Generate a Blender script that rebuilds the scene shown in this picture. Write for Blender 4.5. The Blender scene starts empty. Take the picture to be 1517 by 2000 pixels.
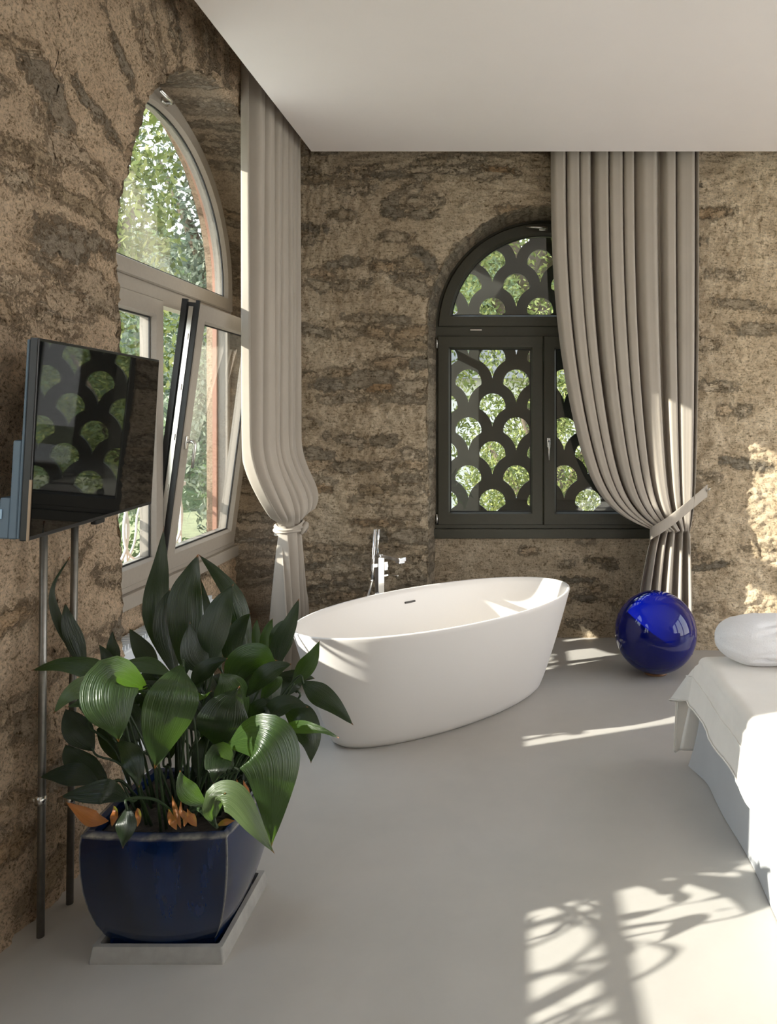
import bpy, bmesh, math, random
import numpy as np
from mathutils import Vector, noise, Matrix

C = bpy.context.scene
COL = C.collection
PI = math.pi
random.seed(7)

# ------------------------------------------------------------------ camera
cam_d = bpy.data.cameras.new('camera')
cam = bpy.data.objects.new('camera', cam_d); COL.objects.link(cam)
CAMZ = 1.5
cam.location = (0, 0, CAMZ); cam.rotation_euler = (PI/2, 0, 0)
cam_d.sensor_fit = 'VERTICAL'; cam_d.sensor_height = 36; cam_d.lens = 27.0
cam_d.shift_x = -(1010-758.5)/2000.0
cam_d.shift_y = -(1000-815)/2000.0
cam_d.clip_start = 0.05; cam_d.clip_end = 400
C.camera = cam

# ------------------------------------------------------------------ world, sun, exposure
w = bpy.data.worlds.new('sky'); C.world = w; w.use_nodes = True
nt = w.node_tree; nt.nodes.clear()
bg = nt.nodes.new('ShaderNodeBackground'); wo = nt.nodes.new('ShaderNodeOutputWorld')
tc = nt.nodes.new('ShaderNodeTexCoord'); sx = nt.nodes.new('ShaderNodeSeparateXYZ'); cr = nt.nodes.new('ShaderNodeValToRGB')
nt.links.new(tc.outputs['Generated'], sx.inputs[0]); nt.links.new(sx.outputs['Z'], cr.inputs[0])
cr.color_ramp.elements[0].position = 0.0; cr.color_ramp.elements[0].color = (1.0, 0.985, 0.96, 1)
cr.color_ramp.elements[1].position = 0.7; cr.color_ramp.elements[1].color = (0.72, 0.84, 1.0, 1)
nt.links.new(cr.outputs[0], bg.inputs[0]); bg.inputs[1].default_value = 3.0
nt.links.new(bg.outputs[0], wo.inputs[0])
sun_d = bpy.data.lights.new('sun', 'SUN'); sun = bpy.data.objects.new('sun', sun_d); COL.objects.link(sun)
SUN_DIR = Vector((1.0, 0.37, -0.495)).normalized()
sun.rotation_euler = SUN_DIR.to_track_quat('-Z', 'Y').to_euler(); sun.location = (-6, -3, 6)
sun_d.energy = 8.5; sun_d.angle = math.radians(0.55); sun_d.color = (1.0, 0.93, 0.84)
C.view_settings.view_transform = 'Standard'; C.view_settings.look = 'None'
C.view_settings.exposure = 0.80; C.view_settings.gamma = 1.0
C.view_settings.use_curve_mapping = False
try:
    C.cycles.max_bounces = 14; C.cycles.diffuse_bounces = 8; C.cycles.transparent_max_bounces = 24
    C.cycles.sample_clamp_indirect = 8; C.cycles.caustics_reflective = False
except Exception: pass

def W(px, py, d):
    """a point of the place at depth d seen by the lens model above"""
    return Vector(((px-1010)/1500.0*d, d, CAMZ + (815-py)/1500.0*d))

# ------------------------------------------------------------------ materials
def mat(name, base=(0.5,0.5,0.5), rough=0.5, metal=0.0, coat=0.0, **kw):
    m = bpy.data.materials.new(name); m.use_nodes = True
    b = m.node_tree.nodes['Principled BSDF']
    b.inputs['Base Color'].default_value = (*base, 1); b.inputs['Roughness'].default_value = rough
    b.inputs['Metallic'].default_value = metal; b.inputs['Coat Weight'].default_value = coat
    b.inputs['Coat Roughness'].default_value = 0.03
    for k, v in kw.items(): b.inputs[k.replace('_', ' ')].default_value = v
    return m
def N(m, t, **kw):
    n = m.node_tree.nodes.new(t)
    for k, v in kw.items(): setattr(n, k, v)
    return n
def L(m, a, b): m.node_tree.links.new(a, b)
def ramp(m, stops, fac=None):
    r = N(m, 'ShaderNodeValToRGB'); e = r.color_ramp.elements
    while len(e) < len(stops): e.new(0.5)
    for i, (p, c) in enumerate(stops):
        e[i].position = p; e[i].color = (*c, 1) if len(c) == 3 else c
    if fac is not None: L(m, fac, r.inputs[0])
    return r
def noise_tex(m, scale, detail=5, rough=0.55, vec=None, dist=0.0):
    n = N(m, 'ShaderNodeTexNoise'); n.inputs['Scale'].default_value = scale; n.inputs['Detail'].default_value = detail
    n.inputs['Roughness'].default_value = rough; n.inputs['Distortion'].default_value = dist
    if vec is None:
        g = N(m, 'ShaderNodeNewGeometry'); vec = g.outputs['Position']
    L(m, vec, n.inputs['Vector']); return n
def objvec(m, scale=(1,1,1)):
    t = N(m, 'ShaderNodeTexCoord'); mp = N(m, 'ShaderNodeMapping'); mp.inputs['Scale'].default_value = scale
    L(m, t.outputs['Object'], mp.inputs['Vector']); return mp.outputs[0]
def mix(m, fac, a, b, mode='MIX'):
    x = N(m, 'ShaderNodeMix', data_type='RGBA', blend_type=mode)
    if isinstance(fac, (int, float)): x.inputs[0].default_value = fac
    else: L(m, fac, x.inputs[0])
    for s, v in ((x.inputs[6], a), (x.inputs[7], b)):
        if isinstance(v, tuple): s.default_value = (*v, 1)
        else: L(m, v, s)
    return x.outputs[2]
def math_(m, op, a, b=0.0, clamp=False):
    x = N(m, 'ShaderNodeMath', operation=op); x.use_clamp = clamp
    for s, v in ((x.inputs[0], a), (x.inputs[1], b)):
        if isinstance(v, (int, float)): s.default_value = v
        else: L(m, v, s)
    return x.outputs[0]
def bsdf(m): return m.node_tree.nodes['Principled BSDF']
def bump(m, h, strength=0.3, dist=0.01):
    b = N(m, 'ShaderNodeBump'); b.inputs['Strength'].default_value = strength; b.inputs['Distance'].default_value = dist
    L(m, h, b.inputs['Height']); L(m, b.outputs[0], bsdf(m).inputs['Normal']); return b

def stone_material(name, mort_a, mort_b, mort_c, dark=1.0, fs=110, es=40, strata=0.0, pale_x=False):
    m = mat(name, rough=0.95, Specular_IOR_Level=0.15)
    at = N(m, 'ShaderNodeAttribute', attribute_name='stone'); tn = N(m, 'ShaderNodeAttribute', attribute_name='tone')
    rv = N(m, 'ShaderNodeAttribute', attribute_name='reveal')
    big = noise_tex(m, 2.2, 4, 0.6); mid = noise_tex(m, 12, 8, 0.72); fin = noise_tex(m, fs, 5, 0.75); edge = noise_tex(m, es, 8, 0.8)
    g = N(m, 'ShaderNodeNewGeometry'); mp = N(m, 'ShaderNodeMapping'); mp.inputs['Scale'].default_value = (1, 1, 4.5)
    L(m, g.outputs['Position'], mp.inputs[0])
    streak = noise_tex(m, 24, 6, 0.7, mp.outputs[0], 0.6)
    # mortar
    c = ramp(m, [(0.30, mort_b), (0.52, mort_a), (0.74, mort_c)], mid.outputs['Fac']).outputs[0]
    c2 = mix(m, ramp(m, [(0.35, (0,0,0)), (0.65, (1,1,1))], big.outputs['Fac']).outputs[0], c, mix(m, 0.55, c, mort_b), 'MIX')
    sp = math_(m, 'ADD', math_(m, 'MULTIPLY', fin.outputs['Fac'], 0.55), math_(m, 'MULTIPLY', edge.outputs['Fac'], 0.45))
    if strata: sp = math_(m, 'ADD', math_(m, 'MULTIPLY', sp, 1-strata), math_(m, 'MULTIPLY', streak.outputs['Fac'], strata))
    speck = ramp(m, [(0.36, (0.15,0.11,0.06)), (0.435, (0.55,0.51,0.45)), (0.49, (1.02,1.02,1.02)), (0.60, (1.32,1.32,1.32))], sp).outputs[0]
    c3 = mix(m, 1.0, c2, speck, 'MULTIPLY')
    # stones
    sc = ramp(m, [(0.0, (0.085*dark,0.08*dark,0.068*dark)), (0.3, (0.17*dark,0.155*dark,0.13*dark)), (0.5, (0.21*dark,0.16*dark,0.10*dark)),
                  (0.7, (0.27*dark,0.16*dark,0.075*dark)), (0.85, (0.30*dark,0.25*dark,0.19*dark)), (1.0, (0.40*dark,0.34*dark,0.26*dark))], tn.outputs['Fac']).outputs[0]
    st = ramp(m, [(0.28, (0.35,0.33,0.3)), (0.5, (1,1,1)), (0.7, (1.5,1.45,1.35))], streak.outputs['Fac']).outputs[0]
    sc = mix(m, 0.9, sc, st, 'MULTIPLY'); sc = mix(m, 0.7, sc, speck, 'MULTIPLY')
    # mask: signed distance in metres (stored x100, offset) roughened by noise
    e = math_(m, 'MULTIPLY', math_(m, 'SUBTRACT', edge.outputs['Fac'], 0.5), 0.14)
    e2 = math_(m, 'MULTIPLY', math_(m, 'SUBTRACT', mid.outputs['Fac'], 0.5), 0.11)
    s = math_(m, 'ADD', math_(m, 'ADD', at.outputs['Fac'], e), e2)
    mask = math_(m, 'ADD', math_(m, 'MULTIPLY', s, 60.0), 0.5, True)
    tv = math_(m, 'ADD', math_(m, 'MULTIPLY', math_(m, 'FRACT', math_(m, 'MULTIPLY', tn.outputs['Fac'], 7.31)), 0.65), 0.12)
    mask = math_(m, 'MULTIPLY', mask, tv)
    crack = math_(m, 'SUBTRACT', 1.0, math_(m, 'MULTIPLY', math_(m, 'ABSOLUTE', math_(m, 'ADD', s, 0.004)), 130.0), True)
    col = mix(m, mask, c3, sc)
    col = mix(m, math_(m, 'MULTIPLY', math_(m, 'MULTIPLY', crack, tv), 0.5), col, (0.05, 0.04, 0.025))
    rc = mix(m, 0.85, (0.36, 0.31, 0.245), st, 'MULTIPLY')
    col = mix(m, math_(m, 'MULTIPLY', rv.outputs['Fac'], 0.6), col, rc)
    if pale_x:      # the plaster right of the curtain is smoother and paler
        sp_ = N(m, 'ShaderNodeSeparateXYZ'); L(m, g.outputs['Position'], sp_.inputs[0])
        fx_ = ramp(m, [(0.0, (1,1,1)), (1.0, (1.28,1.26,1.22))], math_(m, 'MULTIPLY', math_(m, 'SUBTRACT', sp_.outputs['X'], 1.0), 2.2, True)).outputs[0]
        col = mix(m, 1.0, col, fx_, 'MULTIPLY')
    L(m, col, bsdf(m).inputs['Base Color'])
    h = math_(m, 'ADD', math_(m, 'MULTIPLY', edge.outputs['Fac'], 0.9), math_(m, 'MULTIPLY', fin.outputs['Fac'], 0.5))
    h = math_(m, 'ADD', h, math_(m, 'MULTIPLY', math_(m, 'MULTIPLY', streak.outputs['Fac'], mask), 1.0))
    h = math_(m, 'SUBTRACT', h, math_(m, 'MULTIPLY', crack, 0.7))
    bump(m, h, 1.0, 0.022)
    return m
M = {}
M['stone_left'] = stone_material('rough_plaster_warm', (0.74,0.565,0.395), (0.60,0.45,0.31), (0.84,0.67,0.49), 1.7)
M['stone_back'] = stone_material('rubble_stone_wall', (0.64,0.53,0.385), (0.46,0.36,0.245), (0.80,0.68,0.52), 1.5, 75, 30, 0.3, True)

def simple_noise(name, base, var, scale, rough=0.6, bs=0.0, bd=0.002, **kw):
    m = mat(name, base, rough, **kw)
    n = noise_tex(m, scale, 5, 0.6)
    lo = tuple(c*(1-var) for c in base); hi = tuple(min(1, c*(1+var)) for c in base)
    L(m, ramp(m, [(0.3, lo), (0.7, hi)], n.outputs['Fac']).outputs[0], bsdf(m).inputs['Base Color'])
    if bs: bump(m, n.outputs['Fac'], bs, bd)
    return m
M['floor'] = mat('polished_resin_floor', (0.40,0.38,0.34), 0.33)
_m = M['floor']; n1 = noise_tex(_m, 1.6, 6, 0.6, None, 0.6); n2 = noise_tex(_m, 9, 5, 0.6)
L(_m, mix(_m, 0.35, ramp(_m, [(0.3, (0.42,0.405,0.38)), (0.7, (0.50,0.475,0.445))], n1.outputs['Fac']).outputs[0],
          ramp(_m, [(0.3, (0.43,0.415,0.39)), (0.7, (0.49,0.47,0.435))], n2.outputs['Fac']).outputs[0]), bsdf(_m).inputs['Base Color'])
L(_m, ramp(_m, [(0.3, (0.30,)*3), (0.7, (0.46,)*3)], n1.outputs['Fac']).outputs[0], bsdf(_m).inputs['Roughness'])
M['ceiling'] = simple_noise('white_painted_panel', (0.88,0.83,0.81), 0.01, 3, 0.6)
M['plain_wall'] = simple_noise('plain_plaster', (0.62,0.56,0.47), 0.05, 6, 0.9)
M['tub'] = mat('white_mineral_cast', (0.74,0.71,0.68), 0.38)
M['rim'] = M['tub']
M['chrome'] = mat('chrome', (0.85,0.85,0.86), 0.07, 1.0)
M['steel'] = simple_noise('galvanised_steel', (0.22,0.21,0.19), 0.15, 30, 0.38, metal=0.8)
M['satin'] = mat('satin_nickel', (0.68,0.67,0.64), 0.25, 1.0)
M['frame_backlit'] = simple_noise('frame_paint_backlit', (0.052,0.050,0.036), 0.06, 60, 0.42)  # back frame: its backlit shade is put into the colour
M['frame_lit'] = simple_noise('frame_paint_lit', (0.30,0.265,0.225), 0.04, 60, 0.42)  # same frame paint, coloured lighter for the light on the left windows
M['terracotta'] = simple_noise('terracotta_paint', (0.38,0.20,0.14), 0.1, 20, 0.7)
M['gasket'] = mat('black_rubber', (0.012,0.012,0.012), 0.5)
M['screen_panel'] = simple_noise('dark_metal_screen', (0.022,0.023,0.018), 0.2, 15, 0.6)
M['rail'] = mat('white_iron', (0.72,0.71,0.69), 0.5)
M['white'] = mat('white_enamel', (0.7,0.74,0.78), 0.12)
M['slot'] = mat('dark_slot', (0.05,0.045,0.04), 0.5)

def glass_mat():
    m = bpy.data.materials.new('window_glass'); m.use_nodes = True; t = m.node_tree; t.nodes.clear()
    o = t.nodes.new('ShaderNodeOutputMaterial'); lw = t.nodes.new('ShaderNodeLayerWeight'); lw.inputs[0].default_value = 0.5
    p = N(m, 'ShaderNodeMath', operation='POWER'); p.inputs[1].default_value = 4.2; L(m, lw.outputs['Facing'], p.inputs[0])
    f = math_(m, 'ADD', math_(m, 'MULTIPLY', p.outputs[0], 0.93), 0.05, True)
    tr = t.nodes.new('ShaderNodeBsdfTransparent'); tr.inputs[0].default_value = (0.95,0.97,0.96,1)
    gl = t.nodes.new('ShaderNodeBsdfGlossy'); gl.inputs['Roughness'].default_value = 0.0; gl.inputs[0].default_value = (1,1,1,1)
    mx = t.nodes.new('ShaderNodeMixShader'); L(m, f, mx.inputs[0]); L(m, tr.outputs[0], mx.inputs[1]); L(m, gl.outputs[0], mx.inputs[2])
    L(m, mx.outputs[0], o.inputs[0]); return m
M['glass'] = glass_mat()

def fabric(name, base, var=0.05, weave=900, trans=0.0):
    m = mat(name, base, 0.85, Specular_IOR_Level=0.2); bsdf(m).inputs['Sheen Weight'].default_value = 0.15
    n = noise_tex(m, 5, 4, 0.6); nn = noise_tex(m, weave*0.4, 2, 0.6)
    lo = tuple(c*(1-var) for c in base); hi = tuple(c*(1+var) for c in base)
    L(m, ramp(m, [(0.3, lo), (0.7, hi)], n.outputs['Fac']).outputs[0], bsdf(m).inputs['Base Color'])
    bump(m, nn.outputs['Fac'], 0.15, 0.001)
    if trans:
        t = m.node_tree; tb = N(m, 'ShaderNodeBsdfTranslucent'); tb.inputs[0].default_value = (*base, 1)
        mx = N(m, 'ShaderNodeMixShader'); mx.inputs[0].default_value = trans
        L(m, bsdf(m).outputs[0], mx.inputs[1]); L(m, tb.outputs[0], mx.inputs[2])
        L(m, mx.outputs[0], t.nodes['Material Output'].inputs[0])
    return m
M['curtain'] = fabric('taupe_curtain_cloth', (0.42,0.375,0.32), 0.03, 900, 0.06)
M['cover'] = fabric('ivory_coverlet_cloth', (0.80,0.765,0.71), 0.04, 500)
M['skirt'] = fabric('grey_bed_skirt_cloth', (0.44,0.45,0.46), 0.03)
M['towel'] = simple_noise('white_terry', (0.82,0.82,0.84), 0.04, 200, 0.95, 0.6, 0.004)
M['pot'] = mat('cobalt_glaze', (0.004,0.02,0.10), 0.22, coat=0.35)
_m = M['pot']; v = objvec(_m, (1,1,0.25)); n1 = noise_tex(_m, 9, 6, 0.65, v); at = N(_m, 'ShaderNodeAttribute', attribute_name='edge')
c = ramp(_m, [(0.32, (0.001,0.003,0.012)), (0.5, (0.001,0.008,0.036)), (0.72, (0.002,0.018,0.085))], n1.outputs['Fac']).outputs[0]
nf = noise_tex(_m, 60, 4, 0.6)
ef = math_(_m, 'MULTIPLY', at.outputs['Fac'], math_(_m, 'MULTIPLY', nf.outputs['Fac'], 1.4), True)
L(_m, mix(_m, ef, c, (0.35,0.33,0.27)), bsdf(_m).inputs['Base Color'])
M['soil'] = simple_noise('potting_soil', (0.028,0.02,0.014), 0.5, 50, 0.95, 0.8, 0.01)
M['concrete'] = simple_noise('cast_concrete', (0.33,0.32,0.30), 0.12, 18, 0.8, 0.3, 0.002)
M['ball'] = mat('cobalt_glass_ball', (0.0005,0.003,0.11), 0.02, coat=0.0, Specular_IOR_Level=0.42)
M['ballfoot'] = mat('brown_ring', (0.25,0.12,0.05), 0.3)
M['tvscreen'] = mat('glossy_black_screen', (0.004,0.004,0.004), 0.02, Specular_IOR_Level=0.55)
M['tvbody'] = mat('black_plastic', (0.01,0.01,0.011), 0.3)
M['tvback'] = mat('slate_blue_plastic', (0.085,0.125,0.165), 0.45)
M['tvport'] = mat('pale_blue_label', (0.35,0.5,0.65), 0.5)
M['strip'] = mat('bronze_trim', (0.30,0.22,0.16), 0.3, 0.8)

def leaf_mat(name, dark, lightc, trans, rough=0.32):
    m = mat(name, dark, rough); v = N(m, 'ShaderNodeUVMap'); mp = N(m, 'ShaderNodeMapping'); mp.inputs['Scale'].default_value = (38, 1.2, 1)
    L(m, v.outputs[0], mp.inputs[0]); n = noise_tex(m, 1.0, 3, 0.5, mp.outputs[0])
    sp = N(m, 'ShaderNodeSeparateXYZ'); L(m, v.outputs[0], sp.inputs[0])
    c = ramp(m, [(0.35, dark), (0.75, lightc)], n.outputs['Fac']).outputs[0]
    tip = math_(m, 'MULTIPLY', math_(m, 'SUBTRACT', sp.outputs['Y'], 0.955), 30.0, True)
    c = mix(m, tip, c, (0.28,0.10,0.025))
    L(m, c, bsdf(m).inputs['Base Color'])
    bump(m, n.outputs['Fac'], 0.6, 0.004)
    if trans:
        tb = N(m, 'ShaderNodeBsdfTranslucent'); L(m, mix(m, tip, (0.16,0.34,0.02), (0.3,0.1,0.02)), tb.inputs[0])
        mx = N(m, 'ShaderNodeMixShader'); mx.inputs[0].default_value = trans
        L(m, bsdf(m).outputs[0], mx.inputs[1]); L(m, tb.outputs[0], mx.inputs[2])
        L(m, mx.outputs[0], m.node_tree.nodes['Material Output'].inputs[0])
    return m
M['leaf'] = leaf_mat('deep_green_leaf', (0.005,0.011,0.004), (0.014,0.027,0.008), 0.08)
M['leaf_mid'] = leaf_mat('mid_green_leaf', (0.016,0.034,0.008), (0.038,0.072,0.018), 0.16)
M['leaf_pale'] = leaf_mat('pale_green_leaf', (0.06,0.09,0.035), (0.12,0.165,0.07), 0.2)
M['leaf_dead'] = leaf_mat('dry_orange_leaf', (0.30,0.09,0.02), (0.42,0.15,0.04), 0.2)
M['stem'] = mat('stem_green', (0.018,0.035,0.010), 0.45)

def foliage_mat(name, a, b, c):
    m = mat(name, a, 0.6); o = N(m, 'ShaderNodeNewGeometry')
    r = ramp(m, [(0.0, a), (0.5, b), (1.0, c)], o.outputs['Random Per Island']).outputs[0]
    L(m, r, bsdf(m).inputs['Base Color'])
    tb = N(m, 'ShaderNodeBsdfTranslucent'); L(m, r, tb.inputs[0])
    mx = N(m, 'ShaderNodeMixShader'); mx.inputs[0].default_value = 0.35
    L(m, bsdf(m).outputs[0], mx.inputs[1]); L(m, tb.outputs[0], mx.inputs[2])
    L(m, mx.outputs[0], m.node_tree.nodes['Material Output'].inputs[0]); return m
M['foliage_yellow'] = foliage_mat('yellow_green_foliage', (0.06,0.09,0.015), (0.17,0.21,0.045), (0.36,0.37,0.13))
M['foliage_green'] = foliage_mat('green_foliage', (0.03,0.07,0.015), (0.10,0.17,0.035), (0.26,0.32,0.10))
M['foliage_grey'] = foliage_mat('grey_green_foliage', (0.07,0.10,0.07), (0.16,0.20,0.15), (0.32,0.36,0.27))
M['bark'] = simple_noise('bark', (0.10,0.075,0.05), 0.3, 25, 0.9, 0.6, 0.02)
M['bounce_paving'] = simple_noise('pale_bounce_surface', (0.68,0.65,0.60), 0.08, 3, 0.9)
M['ground'] = simple_noise('dry_garden_ground', (0.20,0.20,0.10), 0.3, 2, 0.95)
M['hill'] = foliage_mat('wooded_slope', (0.03,0.06,0.02), (0.06,0.10,0.03), (0.12,0.16,0.06))
M['house'] = simple_noise('pale_render', (0.72,0.70,0.68), 0.05, 2, 0.9)
M['rooftile'] = simple_noise('grey_roof', (0.25,0.25,0.27), 0.1, 6, 0.8)

# ------------------------------------------------------------------ object helpers
def link(o, parent=None):
    COL.objects.link(o)
    if parent: o.parent = parent
    return o
def mobj(name, verts, faces, m, parent=None, smooth=False, uvs=None):
    me = bpy.data.meshes.new(name); me.from_pydata([tuple(v) for v in verts], [], faces); me.update()
    ms = m if isinstance(m, (list, tuple)) else [m]
    for x in ms: me.materials.append(x)
    if smooth: me.shade_smooth()
    o = bpy.data.objects.new(name, me); link(o, parent)
    if parent: o.matrix_parent_inverse = parent.matrix_world.inverted()
    return o
def tag(o, label, cat, group=None, kind=None):
    o['label'] = label; o['category'] = cat
    if group: o['group'] = group
    if kind: o['kind'] = kind
    return o
def structure(o): o['kind'] = 'structure'; return o
def empty(name, loc=(0,0,0)):
    o = bpy.data.objects.new(name, None); o.location = loc; COL.objects.link(o); o.empty_display_size = 0.1
    o.matrix_world = Matrix.Translation(loc)
    return o
class MB:
    """collects shapes for ONE mesh; T maps local to world"""
    def __init__(s, T=None): s.v = []; s.f = []; s.T = T or (lambda p: Vector(p))
    def add(s, vs, fs):
        o = len(s.v); s.v += [s.T(p) for p in vs]; s.f += [tuple(i+o for i in f) for f in fs]
    def box(s, x0, x1, y0, y1, z0, z1, b=0.0):
        if b <= 0:
            vs = [(x,y,z) for x in (x0,x1) for y in (y0,y1) for z in (z0,z1)]
            s.add(vs, [(0,1,3,2),(4,6,7,5),(0,4,5,1),(2,3,7,6),(0,2,6,4),(1,5,7,3)]); return
        bm = bmesh.new(); bmesh.ops.create_cube(bm, size=1)
        for v in bm.verts: v.co = Vector(((x0+x1)/2+v.co.x*(x1-x0), (y0+y1)/2+v.co.y*(y1-y0), (z0+z1)/2+v.co.z*(z1-z0)))
        bmesh.ops.bevel(bm, geom=bm.edges[:], offset=b, segments=2, affect='EDGES', profile=0.5)
        bm.verts.index_update(); s.add([v.co[:] for v in bm.verts], [tuple(v.index for v in f.verts) for f in bm.faces]); bm.free()
    def tube(s, pts, r, n=10, cap=True):
        pts = [Vector(p) for p in pts]; R = r if isinstance(r, (list,tuple)) else [r]*len(pts)
        vs = []; fs = []; prev = None
        for i, p in enumerate(pts):
            t = (pts[min(i+1,len(pts)-1)] - pts[max(i-1,0)]).normalized()
            a = prev if prev is not None else (Vector((0,0,1)) if abs(t.z) < 0.9 else Vector((1,0,0)))
            a = (a - t*a.dot(t)).normalized(); prev = a; b = t.cross(a)
            for k in range(n):
                q = 2*PI*k/n; vs.append(p + (a*math.cos(q)+b*math.sin(q))*R[i])
        for i in range(len(pts)-1):
            for k in range(n):
                k2 = (k+1) % n; fs.append((i*n+k, i*n+k2, (i+1)*n+k2, (i+1)*n+k))
        if cap: fs.append(tuple(range(n))[::-1]); fs.append(tuple((len(pts)-1)*n+k for k in range(n)))
        s.add(vs, fs)
    def ring(s, outer, inner, y0, y1, closed=True, bev=0.0):
        """frame between two contours in (x,z), from depth y0 to y1"""
        n = len(outer); vs = []
        loops = [(outer, y0), (outer, y1-bev), ([ (o[0]+(i[0]-o[0])*min(1,bev/max(1e-6,math.dist(o,i))), o[1]+(i[1]-o[1])*min(1,bev/max(1e-6,math.dist(o,i)))) for o,i in zip(outer,inner)], y1),
                 ([ (i[0]+(o[0]-i[0])*min(1,1.8*bev/max(1e-6,math.dist(o,i))), i[1]+(o[1]-i[1])*min(1,1.8*bev/max(1e-6,math.dist(o,i)))) for o,i in zip(outer,inner)], y1), (inner, y1-2.2*bev), (inner, y0)]
        for c, y in loops: vs += [(p[0], y, p[1]) for p in c]
        fs = []; m_ = len(loops); rng = n if closed else n-1
        for k in range(m_):
            k2 = (k+1) % m_
            for i in range(rng):
                j = (i+1) % n; fs.append((k*n+i, k2*n+i, k2*n+j, k*n+j))
        s.add(vs, fs)
    def prism(s, contour, y0, y1):
        n = len(contour); vs = [(p[0],y0,p[1]) for p in contour]+[(p[0],y1,p[1]) for p in contour]
        fs = [tuple(range(n)), tuple(range(2*n-1, n-1, -1))]+[(i,(i+1)%n,n+(i+1)%n,n+i) for i in range(n)]
        s.add(vs, fs)
    def build(s, name, m, parent=None, smooth=False):
        o = mobj(name, s.v, s.f, m, parent, smooth)
        bm = bmesh.new(); bm.from_mesh(o.data); bmesh.ops.recalc_face_normals(bm, faces=bm.faces); bm.to_mesh(o.data); bm.free()
        return o

# ------------------------------------------------------------------ stone walls
XW = -1.44; YB = 4.945; ZTOP = 3.46
XWIN = -1.70; YWIN = 5.25
def fr(p, s, off=0.0, oct=5):
    return noise.fractal(Vector((p[0]*s+off, p[1]*s+off*1.7, p[2]*s-off)), 0.9, 2.0, oct)

def stone_attr(o, pts2, stones, reveal):
    pts2 = np.array(pts2); n = len(pts2); best = np.full(n, -0.1); tone = np.zeros(n)
    for (cx, cz, hx, hz, a, tn) in stones:
        dx = pts2[:,0]-cx; dz = pts2[:,1]-cz
        idx = np.where((np.abs(dx) < hx+hz+.05) & (np.abs(dz) < hx+hz+.05))[0]
        if not len(idx): continue
        ca, sa = math.cos(a), math.sin(a); x = dx[idx]*ca+dz[idx]*sa; z = -dx[idx]*sa+dz[idx]*ca
        d = (1-((np.abs(x)/hx)**2.6+(np.abs(z)/hz)**2.6)**(1/2.6))*hz
        d = np.maximum(d, -0.1); b = d > best[idx]; best[idx[b]] = d[b]; tone[idx[b]] = tn
    me = o.data
    for nm, arr in (('stone', best), ('tone', tone), ('reveal', np.array(reveal))):
        a_ = me.attributes.new(nm, 'FLOAT', 'POINT'); a_.data.foreach_set('value', arr.astype(np.float32))
    return best

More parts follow.
